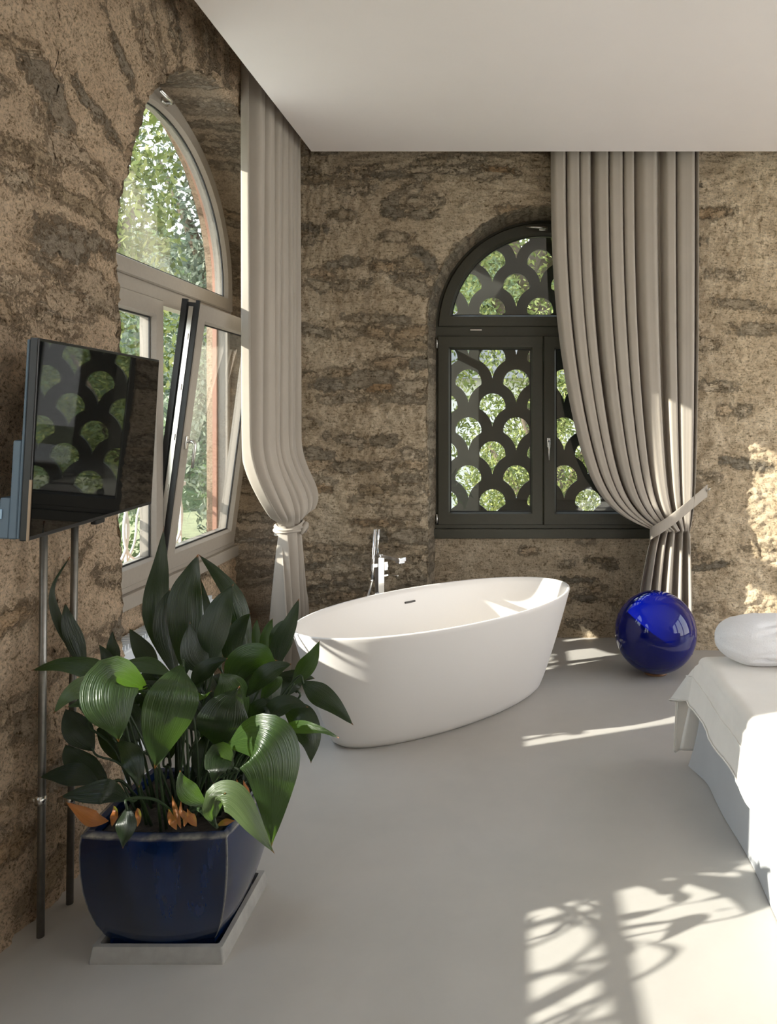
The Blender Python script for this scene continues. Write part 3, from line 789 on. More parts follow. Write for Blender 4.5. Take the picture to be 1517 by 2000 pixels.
curtain_mesh('curtain_drop', right_cur, 150, 260, M['curtain'], root)
# tieback strap
def strap(pts, h, th, name, parent, m):
    V = []; F = []
    n = len(pts)
    for (x, y, z, nx, ny) in pts:
        for dz, dn in ((-h/2, 0), (h/2, 0), (h/2, th), (-h/2, th)): V.append((x+nx*dn, y+ny*dn, z+dz))
    for i in range(n-1):
        for k in range(4): F.append((i*4+k, i*4+(k+1)%4, (i+1)*4+(k+1)%4, (i+1)*4+k))
    F.append((0,1,2,3)); F.append(((n-1)*4+3,(n-1)*4+2,(n-1)*4+1,(n-1)*4))
    return mobj(name, V, F, m, parent, False)
pts = []
path = [(1380,958,4.925),(1366,970,4.86),(1335,996,4.755),(1303,1022,4.735),(1280,1036,4.74),(1267,1043,4.78),(1269,1044,4.86),(1300,1030,4.91)]
for (px, py, d) in path:
    q = W(px, py, d); pts.append((q.x, q.y, q.z, 0.1, -1.0))
o = strap(pts, 0.082, 0.012, 'tieback', root, M['curtain'])
bv = o.modifiers.new('soft', 'SUBSURF'); bv.levels = 2; bv.render_levels = 2
b = MB(); q = W(1379, 958, 4.93); b.tube([(q.x,4.945,q.z),(q.x,4.90,q.z),(q.x+0.012,4.885,q.z+0.02)], 0.006, 8); b.build('wall_hook', M['satin'], root, True)
b = MB(); b.box(X(1070), X(1375), 4.85, 4.89, 3.40, 3.43); b.build('curtain_track', M['ceiling'], root)

# ------------------------------------------------------------------ bathtub
tubc = Vector((-0.368, 3.932, 0)); ang = math.radians(43.6)
root = empty('bathtub', tubc); tag(root, 'white oval freestanding bathtub standing on the grey floor between plant and blue ball', 'bathtub')
def tub_pt(a, b_, th, z):
    x = a*math.cos(th); y = b_*math.sin(th)
    return (tubc.x+x*math.cos(ang)-y*math.sin(ang), tubc.y+x*math.sin(ang)+y*math.cos(ang), z)
prof = []
H_ = 0.55
for i in range(25):
    t = i/24; k = t**0.80; prof.append((lerp(0.625,0.825,k), lerp(0.235,0.418,k), H_*t))
prof[0] = (0.61, 0.222, 0.0); prof.insert(1, (0.622, 0.233, 0.008))
prof[-1] = (0.8235, 0.4165, 0.545)
prof += [(0.8225,0.4155,0.5495),(0.819,0.412,0.551),(0.811,0.404,0.551),(0.808,0.401,0.5485)]
def outer_ab(z):
    k = (z/H_)**0.80; return lerp(0.625,0.825,k)-0.020, lerp(0.235,0.418,k)-0.020
for i in range(1, 15):
    z = 0.5485-(0.5485-0.20)*i/14; a_, b_ = outer_ab(z); prof.append((a_, b_, z))
a0_, b0_ = prof[-1][0], prof[-1][1]
for i in range(1, 11):
    q = PI/2*i/10; prof.append((a0_-0.13+0.13*math.cos(q), b0_-0.13+0.13*math.cos(q), 0.20-0.12*math.sin(q)))
for i in range(1, 5): prof.append(((a0_-0.13)*(1-i/4.02), (b0_-0.13)*(1-i/4.02), 0.08-0.002*i))
nth = 128; V = []; F = []
for (a, b_, z) in prof:
    for k in range(nth): V.append(tub_pt(max(a,1e-4), max(b_,1e-4), 2*PI*k/nth, z))
for j in range(len(prof)-1):
    for k in range(nth):
        k2 = (k+1) % nth; F.append((j*nth+k, j*nth+k2, (j+1)*nth+k2, (j+1)*nth+k))
F.append(tuple(range(nth))[::-1])
mobj('tub_shell', V, F, M['tub'], root, True)
b = MB(); p = tub_pt(-0.03, 0.396, PI/2, 0.50)
# overflow slot on the far inner wall
ca, sa = math.cos(ang), math.sin(ang)
b = MB(lambda q: Vector((p[0]+q[0]*ca-q[1]*sa, p[1]+q[0]*sa+q[1]*ca, p[2]+q[2])))
b.box(-0.035+0.05, 0.035+0.05, -0.024, -0.006, -0.024, -0.014, 0.003); b.build('overflow_slot', M['slot'], root)

# bath mixer
fx, fy = -0.771, 4.30
root = empty('bath_mixer', (fx, fy, 0)); tag(root, 'chrome floor-standing bath mixer with hand shower behind the bathtub', 'faucet')
ux, uy = 0.69, -0.724     # towards the tub
TF = lambda q: Vector((fx+q[0]*ux+q[1]*0.724, fy+q[0]*uy+q[1]*0.69, q[2]))
b = MB(TF); b.box(-0.055, 0.055, -0.055, 0.055, 0.0, 0.012, 0.003); b.build('floor_plate', M['chrome'], root)
b = MB(TF); b.box(-0.020, 0.020, -0.020, 0.020, 0.01, 0.72, 0.003); b.build('column', M['chrome'], root)
b = MB(TF); b.box(-0.045, 0.225, -0.022, 0.022, 0.722, 0.742, 0.003); b.box(0.18, 0.215, -0.018, 0.018, 0.712, 0.722); b.build('spout', M['chrome'], root)
b = MB(TF); b.box(-0.018, 0.018, 0.02, 0.045, 0.64, 0.69, 0.003); b.box(-0.008, 0.008, 0.045, 0.052, 0.655,0.672); b.build('mixer_valve', M['chrome'], root)
b = MB(TF); b.box(-0.010, 0.010, 0.02, 0.055, 0.605, 0.617, 0.002); b.tube([(0,0.05,0.611),(0.05,0.06,0.614),(0.085,0.065,0.616)], 0.004, 8); b.build('lever', M['chrome'], root)
b = MB(TF); b.box(-0.012, 0.012, -0.052, -0.02, 0.665, 0.685, 0.002); b.build('shower_holder', M['chrome'], root)
b = MB(TF); b.tube([(0,-0.048,0.60),(0,-0.046,0.66),(0.02,-0.042,0.88)], [0.008,0.009,0.010], 12); b.tube([(0.022,-0.030,0.74),(0.036,-0.028,0.88)], 0.006, 10)
b.build('hand_shower', M['chrome'], root, True)
b = MB(TF)
hp = [(0.0,-0.048,0.60),(-0.01,-0.07,0.5),(-0.02,-0.10,0.36),(-0.02,-0.11,0.20),(-0.01,-0.08,0.08),(0.0,-0.04,0.10),(0.0,-0.028,0.25),(0,-0.03,0.40),(0,-0.022,0.52)]
sp = []
for i in range(len(hp)-1):
    for k in range(6):
        t = k/6; p0 = Vector(hp[max(i-1,0)]); p1 = Vector(hp[i]); p2_ = Vector(hp[i+1]); p3 = Vector(hp[min(i+2,len(hp)-1)])
        sp.append(0.5*((2*p1)+(-p0+p2_)*t+(2*p0-5*p1+4*p2_-p3)*t*t+(-p0+3*p1-3*p2_+p3)*t**3))
sp.append(Vector(hp[-1])); b.tube(sp, 0.007, 10); b.build('hose', M['chrome'], root, True)

# ------------------------------------------------------------------ blue ball
bc = Vector((0.81, 4.50, 0.243)); R_ = 0.238
root = empty('garden_ball', (bc.x, bc.y, 0)); tag(root, 'large glossy cobalt blue ball resting on the floor by the right curtain', 'ball')
V = []; F = []; nu, nv = 96, 64
for j in range(nv+1):
    ph = PI*j/nv; rr = R_*math.sin(ph); zz = R_*math.cos(ph)
    if ph < 0.12: zz -= 0.006*(1-ph/0.12)     # little dimple at the crown
    for i in range(nu): V.append((bc.x+rr*math.cos(2*PI*i/nu), bc.y+rr*math.sin(2*PI*i/nu), bc.z+zz))
for j in range(nv):
    for i in range(nu):
        i2 = (i+1) % nu; F.append((j*nu+i, (j+1)*nu+i, (j+1)*nu+i2, j*nu+i2))
mobj('globe', V, F, M['ball'], root, True)
b = MB(); b.tube([(bc.x+0.06*math.cos(2*PI*i/40), bc.y+0.06*math.sin(2*PI*i/40), 0.008) for i in range(41)], 0.008, 8, False); b.build('base_ring', M['ballfoot'], root, True)

# ------------------------------------------------------------------ bed
BX = 0.79; BY = 3.29; BYN = 0.75; BXR = 2.7; BZ = 0.475
root = empty('bed', (1.7, 2.3, 0)); tag(root, 'bed with a grey floor-length skirt at the right edge', 'bed')
def loop_pt(s):   # outline of the skirt, s in metres along: foot end (right to left), then the left side towards the camera
    foot = BXR-BX
    if s < foot: return Vector((BXR-s, BY, 0)), Vector((0, 1, 0))
    return Vector((BX, BY-(s-foot), 0)), Vector((-1, 0, 0))
V = []; F = []; tot = (BXR-BX)+(BY-BYN); ns = 240; nz = 16
for i in range(ns+1):
    s = tot*i/ns; p, nn = loop_pt(s)
    dc = abs(s-(BXR-BX)); cf = math.exp(-(dc/0.10)**2)
    for j in range(nz+1):
        t = j/nz; z = lerp(0.42, 0.004, t)
        fl_ = t*t*(0.012+0.058*cf)+0.006*math.sin(s*9)*t
        d = nn.copy()
        if dc < 0.25: d = (nn+Vector((-1,1,0))*cf*0.9).normalized()
        V.append(p+d*fl_+Vector((0,0,z)))
for i in range(ns):
    for j in range(nz):
        a = i*(nz+1)+j; F.append((a, a+1, a+nz+2, a+nz+1))
mobj('bed_skirt', V, F, M['skirt'], root, True)
b = MB(); b.box(BX+0.02, BXR, BYN, BY-0.02, 0.12, BZ-0.012, 0.03); b.build('mattress', M['cover'], root, True)
# coverlet
V = []; F = []
us = [-0.165+0.165*i/14 for i in range(15)]+[0.012*i for i in range(1, 8)]+[0.084+(BXR-BX-0.084)*i/40 for i in range(1, 41)]
vs_ = [-0.38+0.38*i/24 for i in range(25)]+[0.012*i for i in range(1, 8)]+[0.084+(BY-BYN-0.084)*i/70 for i in range(1, 71)]
def prof1(u):   # arc coordinate -> (inward, down), rounding radius .04 at the edge
    r = 0.04
    if u >= r*PI/2: return (u-r*PI/2+r, 0.0)
    if u <= 0: return (0.0, r-u)
    a = u/r; return (r-r*math.cos(a), r-r*math.sin(a))
def cov_pt(u, v, lift=0.0):
    iu, du = prof1(u); iv, dv = prof1(v)
    hu = max(0, -u); hv = max(0, -v)
    down = max(du, dv) if min(hu, hv) <= 0 else math.hypot(hu, hv)+0.04
    x = BX-0.012+iu; y = BY+0.012-iv
    if hu > 0 and hv > 0:
        x -= hu*0.50; y += hv*0.16+hu*0.1
    elif hv > 0:
        y += hv*0.10*(1+0.5*math.sin(x*14)); x -= 0.07*hv/0.38*math.exp(-max(0,u)/0.10)
    if hu > 0:
        f_ = smooth((-v)/0.06) if v < 0 else 0
        x -= (0.012+hu*0.16+0.007*math.sin(v*15+1)*hu/0.165)*(1-f_)+lift
        if hu > 0.055: x -= 0.003
    wr = 0.007*noise.noise(Vector((x*3+y*2, y*6-x*3, 1)))+0.004*abs(noise.noise(Vector((x*5-y*4, y*9+x*5, 4))))+0.002*noise.noise(Vector((x*12, y*26, 4)))
    if hu > 0 or hv > 0: x += 0.004*noise.noise(Vector((y*22, down*4, 7)))
    return Vector((x, y+(lift if hv > 0 else 0), BZ+0.006-down+wr*(1 if down < .05 else .3)+(lift if hu <= 0 and hv <= 0 else 0)))
for v in vs_:
    for u in us: V.append(cov_pt(u, v))
nu_ = len(us)
for j in range(len(vs_)-1):
    for i in range(nu_-1):
        a = j*nu_+i; F.append((a, a+1, a+nu_+1, a+nu_))
o = mobj('coverlet', V, F, M['cover'], None, True); tag(o, 'ivory coverlet with a stitched hem draped over the grey-skirted bed', 'bedspread')
sm = o.modifiers.new('thickness', 'SOLIDIFY'); sm.thickness = 0.006; sm.offset = 1
b = MB(); b.tube([cov_pt(-0.055, v, 0.004) for v in vs_ if v > -0.30], 0.0028, 6)
b.tube([cov_pt(u, -0.30, 0.004) for u in us if u > -0.12], 0.0028, 6); b.build('piping', M['cover'], o, True)
b = MB(); b.tube([cov_pt(-0.163, v, 0.003) for v in vs_], 0.0035, 6); b.tube([cov_pt(u, -0.378, 0.003) for u in us], 0.0035, 6); b.build('hem', M['cover'], o, True)

# pillow farther up the bed, seen mirrored in the window glass
V = []; F = []; nn_ = 28
for sgn in (1, -1):
    for j in range(nn_+1):
        for i in range(nn_+1):
            u = 2*i/nn_-1; v = 2*j/nn_-1
            h = 0.085*((1-u**4)*(1-v**4))**0.5
            V.append((1.12+0.30*u*(1-0.06*v*v), 1.02+0.20*v*(1-0.06*u*u), BZ+0.095+sgn*h+0.004*noise.noise(Vector((u*4, v*4, sgn)))))
for s_ in range(2):
    o_ = s_*(nn_+1)**2
    for j in range(nn_):
        for i in range(nn_):
            a = o_+j*(nn_+1)+i; q = (a, a+1, a+nn_+2, a+nn_+1); F.append(q if s_ == 0 else q[::-1])
o = mobj('pillow', V, F, M['towel'], None, True); tag(o, 'white pillow on the bed, seen only mirrored in the back window pane', 'pillow')

# towel roll
root = empty('bathrobe', (1.1, 3.17, BZ)); tag(root, 'folded white terry bathrobe rolled up on the corner of the bed', 'bathrobe')
V = []; F = []; nx_, na_ = 90, 120
def robe_pt(t, a):
    x = 0.825+0.62*t
    e = (1-(1-min(1, t/0.30))**2.2)**(1/2.2)
    if t > 0.85: e *= math.sqrt(max(0.0001, 1-((t-0.85)/0.15)**2))
    q = 2.6; c = math.cos(a); s_ = math.sin(a)
    cx = abs(c)**(2/q)*(1 if c > 0 else -1); cz = abs(s_)**(2/q)*(1 if s_ > 0 else -1)
    deg = math.degrees(a) % 360
    k = smooth((t-0.16)*5)
    rr = 1+0.05*noise.noise(Vector((x*8, cx*1.6, cz*1.6)))+0.02*noise.noise(Vector((x*25, cx*5, cz*5)))
    # mouth of the roll facing the room, folds fanning out of it
    mouth = 206+18*t+4*math.sin(t*20)
    rr -= 0.30*k*math.exp(-((deg-mouth)/7)**2)
    for m_, w_, d_, tw in ((172, 6, .10, -60), (150, 6, .09, -95), (128, 7, .07, -120), (232, 6, .10, 20), (190, 4, .08, -25)):
        rr -= d_*k*math.exp(-((deg-m_-tw*(t-0.3))/w_)**2)
    return (x, 3.20+0.135*cx*e*rr, BZ+0.100+0.097*cz*e*rr)
for i in range(nx_+1):
    for k in range(na_): V.append(robe_pt(i/nx_, 2*PI*k/na_))
for i in range(nx_):
    for k in range(na_):
        k2 = (k+1) % na_; F.append((i*na_+k, i*na_+k2, (i+1)*na_+k2, (i+1)*na_+k))
F.append(tuple(range(na_))[::-1]); F.append(tuple(nx_*na_+k for k in range(na_)))
mobj('terry_roll', V, F, M['towel'], root, True)
b = MB()
for k in range(3):     # rolled hems showing in the mouth
    pts = []
    for i in range(17):
        t = 0.22+0.42*i/16; p = robe_pt(t, math.radians(206+18*t+4*math.sin(t*20)+(k-1)*7))
        pts.append((p[0], p[1]+0.010+0.006*math.sin(9*t+k*2), p[2]+0.004*math.sin(30*t+k)))
    b.tube(pts, [0.004+0.007*math.sin(PI*i/16)+0.002*math.sin(i*2.1+k) for i in range(17)], 8)
b.build('folded_edge', M['towel'], root, True)

# ------------------------------------------------------------------ television on the wall, with two conduits
TLc = W(78, 660, 1.99); BLc = W(52, 1058, 1.985); TRc = W(311, 703, 2.81); BRc = W(296, 985, 2.805)
ctr = (TLc+BLc+TRc+BRc)/4
ex = ((TRc+BRc)-(TLc+BLc)).normalized(); ez = ((TLc+TRc)-(BLc+BRc)).normalized(); ez = (ez-ex*ez.dot(ex)).normalized(); en = ez.cross(ex)
if en.x < 0: en = -en
wid = ((TRc+BRc)/2-(TLc+BLc)/2).length; hei = ((TLc+TRc)/2-(BLc+BRc)/2).length
TT_ = lambda q: ctr+ex*q[0]+en*q[1]+ez*q[2]
root = empty('television', ctr); tag(root, 'flat black television mounted on the rough left wall above two metal pipes', 'television')
hw_, hh_ = wid/2, hei/2
b = MB(TT_); b.box(-hw_, hw_, -0.022, 0.0, -hh_, hh_, 0.003); b.build('bezel', M['tvbody'], root)
b = MB(TT_); b.box(-hw_+0.008, hw_-0.008, -0.002, 0.0015, -hh_+0.012, hh_-0.008); b.build('screen', M['tvscreen'], root)
b = MB(TT_); b.box(-hw_-0.001, -hw_+0.003, -0.004, 0.002, -hh_, -hh_+0.16); b.build('trim_strip', M['strip'], root)
b = MB(TT_); b.box(-hw_+0.002, hw_-0.01, -0.030, -0.022, -hh_+0.005, hh_-0.005, 0.003); b.box(-hw_+0.004, hw_-0.06, -0.052, -0.03, -hh_+0.003, -hh_+0.26, 0.004)
b.box(-hw_+0.006, hw_-0.12, -0.078, -0.05, -hh_+0.003, -hh_+0.11, 0.004); b.build('rear_cover', M['tvback'], root)
b = MB(TT_); b.box(-hw_+0.003, -hw_+0.02, -0.081, -0.07, -hh_+0.055, -hh_+0.08); b.build('port', M['tvport'], root)
b = MB(TT_); b.box(-0.03, 0.03, -0.016, 0.002, -hh_-0.012, -hh_+0.002, 0.003); b.build('sensor', M['tvbody'], root)
b = MB(TT_); b.box(-0.15, 0.15, -0.10, -0.05, -0.1, 0.1, 0.004); b.build('wall_bracket', M['tvbody'], root)
def pipe(px_top, py_top, px_bot, py_bot, d, label):
    a = W(px_top, py_top, d); q = W(px_bot, py_bot, d); root = empty('metal_pipe', (q.x, q.y, 0)); tag(root, label, 'pipe', 'metal pipes under the television')
    b = MB(); b.tube([(q.x, q.y, -0.002), (lerp(q.x,a.x,.5), q.y, lerp(0,a.z,.5)), (a.x, a.y, a.z+0.12)], 0.0105, 16); b.build('tube', M['steel'], root, True)
    zc = CAMZ+(815-1562)/1500.0*d
    b = MB(); b.tube([(q.x, q.y, zc-0.012), (q.x, q.y, zc+0.012)], 0.015, 16); b.tube([(q.x-0.035, q.y-0.002, zc), (q.x, q.y, zc)], 0.008, 8); b.build('clamp', M['satin'], root, True)
pipe(86, 1040, 79, 1829, 2.219, 'metal pipe on the left wall, nearer the camera of the two under the television')
pipe(147, 1030, 136, 1764, 2.37, 'metal pipe on the left wall, farther of the two, half hidden by the plant')

# ------------------------------------------------------------------ potted aspidistra
PC = Vector((-0.99, 2.29, 0))
root = empty('plant_saucer', PC); o = None
bpy.data.objects.remove(root)
b = MB(); V = []
def sqloop(h, z, rc=0.006, n=5):
    pts = []
    for (sx_, sy_) in ((1,1),(-1,1),(-1,-1),(1,-1)):
        a0 = {(1,1):0, (-1,1):PI/2, (-1,-1):PI, (1,-1):1.5*PI}[(sx_,sy_)]
        for k in range(n+1):
            a = a0+PI/2*k/n; pts.append((PC.x+sx_*(h-rc)+rc*math.cos(a), PC.y+sy_*(h-rc)+rc*math.sin(a), z))
    return pts
def loft(loops, m, name, parent=None, smooth_=False, cap0=True, cap1=True):
    n = len(loops[0]); V = [p for l in loops for p in l]; F = []
    for j in range(len(loops)-1):
        for k in range(n):
            k2 = (k+1) % n; F.append((j*n+k, j*n+k2, (j+1)*n+k2, (j+1)*n+k))
    if cap0: F.append(tuple(range(n))[::-1])
    if cap1: F.append(tuple((len(loops)-1)*n+k for k in range(n)))
    return mobj(name, V, F, m, parent, smooth_)
tr = [sqloop(0.186,0.0), sqloop(0.186,0.006), sqloop(0.179,0.044), sqloop(0.165,0.044), sqloop(0.160,0.015)]
o = loft(tr, M['concrete'], 'plant_saucer'); tag(o, 'square grey concrete tray under the blue plant pot', 'tray')
root = empty('plant_pot', (PC.x, PC.y, 0.015)); tag(root, 'square cobalt blue glazed plant pot with curved sides on the concrete tray', 'plant pot')
def bulge(h, z, bow, rc=0.012, n=5, m_=14):
    """square loop whose sides bow outwards by `bow`"""
    pts = []
    corners = [(h,-h),(h,h),(-h,h),(-h,-h)]
    for i in range(4):
        a = Vector(corners[i]); c = Vector(corners[(i+1)%4]); nn = Vector(((c-a).y, -(c-a).x)).normalized()
        for k in range(m_):
            t = [0,.012,.05,.12,.2,.3,.4,.5,.6,.7,.8,.88,.95,.988][k]; q = a.lerp(c, t)+nn*bow*(4*t*(1-t)); pts.append((PC.x+q.x, PC.y+q.y, z))
    return pts
pr = []
prof_ = [(0.150,0.016),(0.150,0.045),(0.160,0.062),(0.176,0.10),(0.190,0.15),(0.199,0.20),(0.204,0.25),(0.206,0.30),(0.205,0.335),(0.203,0.352)]
for (h, z) in prof_: pr.append(bulge(h-0.004, z, 0.016))
pr.append(bulge(0.199, 0.360, 0.014)); pr.append(bulge(0.186, 0.368, 0.010)); pr.append(bulge(0.174, 0.362, 0.008)); pr.append(bulge(0.168, 0.33, 0.006))
o = loft(pr, M['pot'], 'pot_body', root, True)
ea = o.data.attributes.new('edge', 'FLOAT', 'POINT'); nl = len(pr[0]); vals = []
for j in range(len(pr)):
    for k in range(nl):
        e = 0.0
        if k % 14 == 0 and 1 < j < 10: e = 0.75
        if j == 10: e = 0.9 if random.random() < 0.6 else 0.3
        vals.append(e)
ea.data.foreach_set('value', vals)
for p_ in o.data.polygons: p_.use_smooth = True
es = o.modifiers.new('sharp', 'EDGE_SPLIT'); es.split_angle = math.radians(32)
b = MB(); b.box(PC.x-0.172, PC.x+0.172, PC.y-0.172, PC.y+0.172, 0.30, 0.345, 0.01); o = b.build('soil', M['soil'], root)

plant = empty('potted_aspidistra', (PC.x, PC.y, 0.345)); tag(plant, 'big cast-iron plant with broad dark green leaves growing in the blue pot', 'plant')
def catmull(pts, n):
    out = []; m_ = len(pts)
    for i in range(n+1):
        f = i/n*(m_-1); k = min(int(f), m_-2); t = f-k
        p0 = pts[max(k-1,0)] if k > 0 else pts[0]*2-pts[1]; p1 = pts[k]; p2_ = pts[k+1]; p3 = pts[k+2] if k+2 < m_ else pts[-1]*2-pts[-2]
        out.append(0.5*((2*p1)+(-p0+p2_)*t+(2*p0-5*p1+4*p2_-p3)*t*t+(-p0+3*p1-3*p2_+p3)*t**3))
    return out
camp = Vector((0,0,CAMZ))
def leaf(spine, width, m, roll=0.0, fold=0.25, stem_from=None, wave=0.05, peak=0.40, name='leaf', facing=None):
    n = 22; pts = catmull(spine, n); V = []; F = []; UV = []
    cross = 7; side_prev = None
    for i, p in enumerate(pts):
        t = i/n; tg = (pts[min(i+1,n)]-pts[max(i-1,0)]).normalized()
        view = facing if facing is not None else (camp-p).normalized()
        sd = tg.cross(view)
        if sd.length < 1e-4: sd = side_prev or Vector((1,0,0))
        sd.normalize()
        if side_prev is not None and sd.dot(side_prev) < 0: sd = -sd
        side_prev = sd.copy()
        nm = sd.cross(tg).normalized()
        if nm.dot(view) < 0: nm = -nm
        q = Matrix.Rotation(roll*(0.4+0.6*t), 3, tg); sd2 = q @ sd; nm2 = q @ nm
        a = t/peak if t < peak else 1-(t-peak)/(1-peak)
        wv = math.sin(a*PI/2)**(0.9 if t < peak else 1.3)
        wd = width*(0.06+0.94*wv)*(1 if t < 0.999 else 0.02)
        if t > 0.9: wd *= max(0.03, 1-((t-0.9)/0.1)**1.5*0.8)
        for k in range(cross):
            c = (k/(cross-1)-0.5)*2
            off = sd2*(c*wd/2)
            dep = -fold*wd*0.5*(abs(c)**1.3)+wave*width*math.sin(t*11+c*1.5+width*50)*abs(c)
            V.append(p+off+nm2*dep); UV.append((k/(cross-1), t))
    for i in range(n):
        for k in range(cross-1):
            a = i*cross+k; F.append((a, a+1, a+cross+1, a+cross))
    nb = len(V); fm = [0]*len(F)
    if stem_from is not None:
        s0 = stem_from; s1 = spine[0]; tg = (pts[1]-pts[0]).normalized()
        ctl = [s0, s0.lerp(s1, .5)+Vector((0,0,0.04)), s1-tg*0.02, s1+tg*0.01]
        sp_ = catmull(ctl, 12); mb = MB(); mb.tube(sp_, [0.0042-0.0012*i/12 for i in range(13)], 6)
        V += mb.v; UV += [(0.5,0.3)]*len(mb.v)
        for f in mb.f: F.append(tuple(x+nb for x in f)); fm.append(1)
    o = mobj(name, V, F, [m, M['stem']], plant, True)
    uvl = o.data.uv_layers.new(name='UVMap')
    for lp in o.data.loops: uvl.data[lp.index].uv = UV[lp.vertex_index]
    o.data.polygons.foreach_set('material_index', fm)
    return o
def Z6(x, y, d):
    if d < 2.185: d -= 0.20*smooth((2.185-d)/0.10)      # front leaves arch out over the rim towards the room
    return W(40+x/2.2985, 1040+y/2.2985, d)
lrnd = random.Random(11)
def stem_base(toward):
    a = Vector((toward.x-PC.x, toward.y-PC.y)); l = min(0.11, a.length*0.45+0.01)
    if a.length > 1e-4: a = a.normalized()*l
    return Vector((PC.x+a.x+lrnd.uniform(-.04,.04), PC.y+a.y+lrnd.uniform(-.04,.04), 0.34))
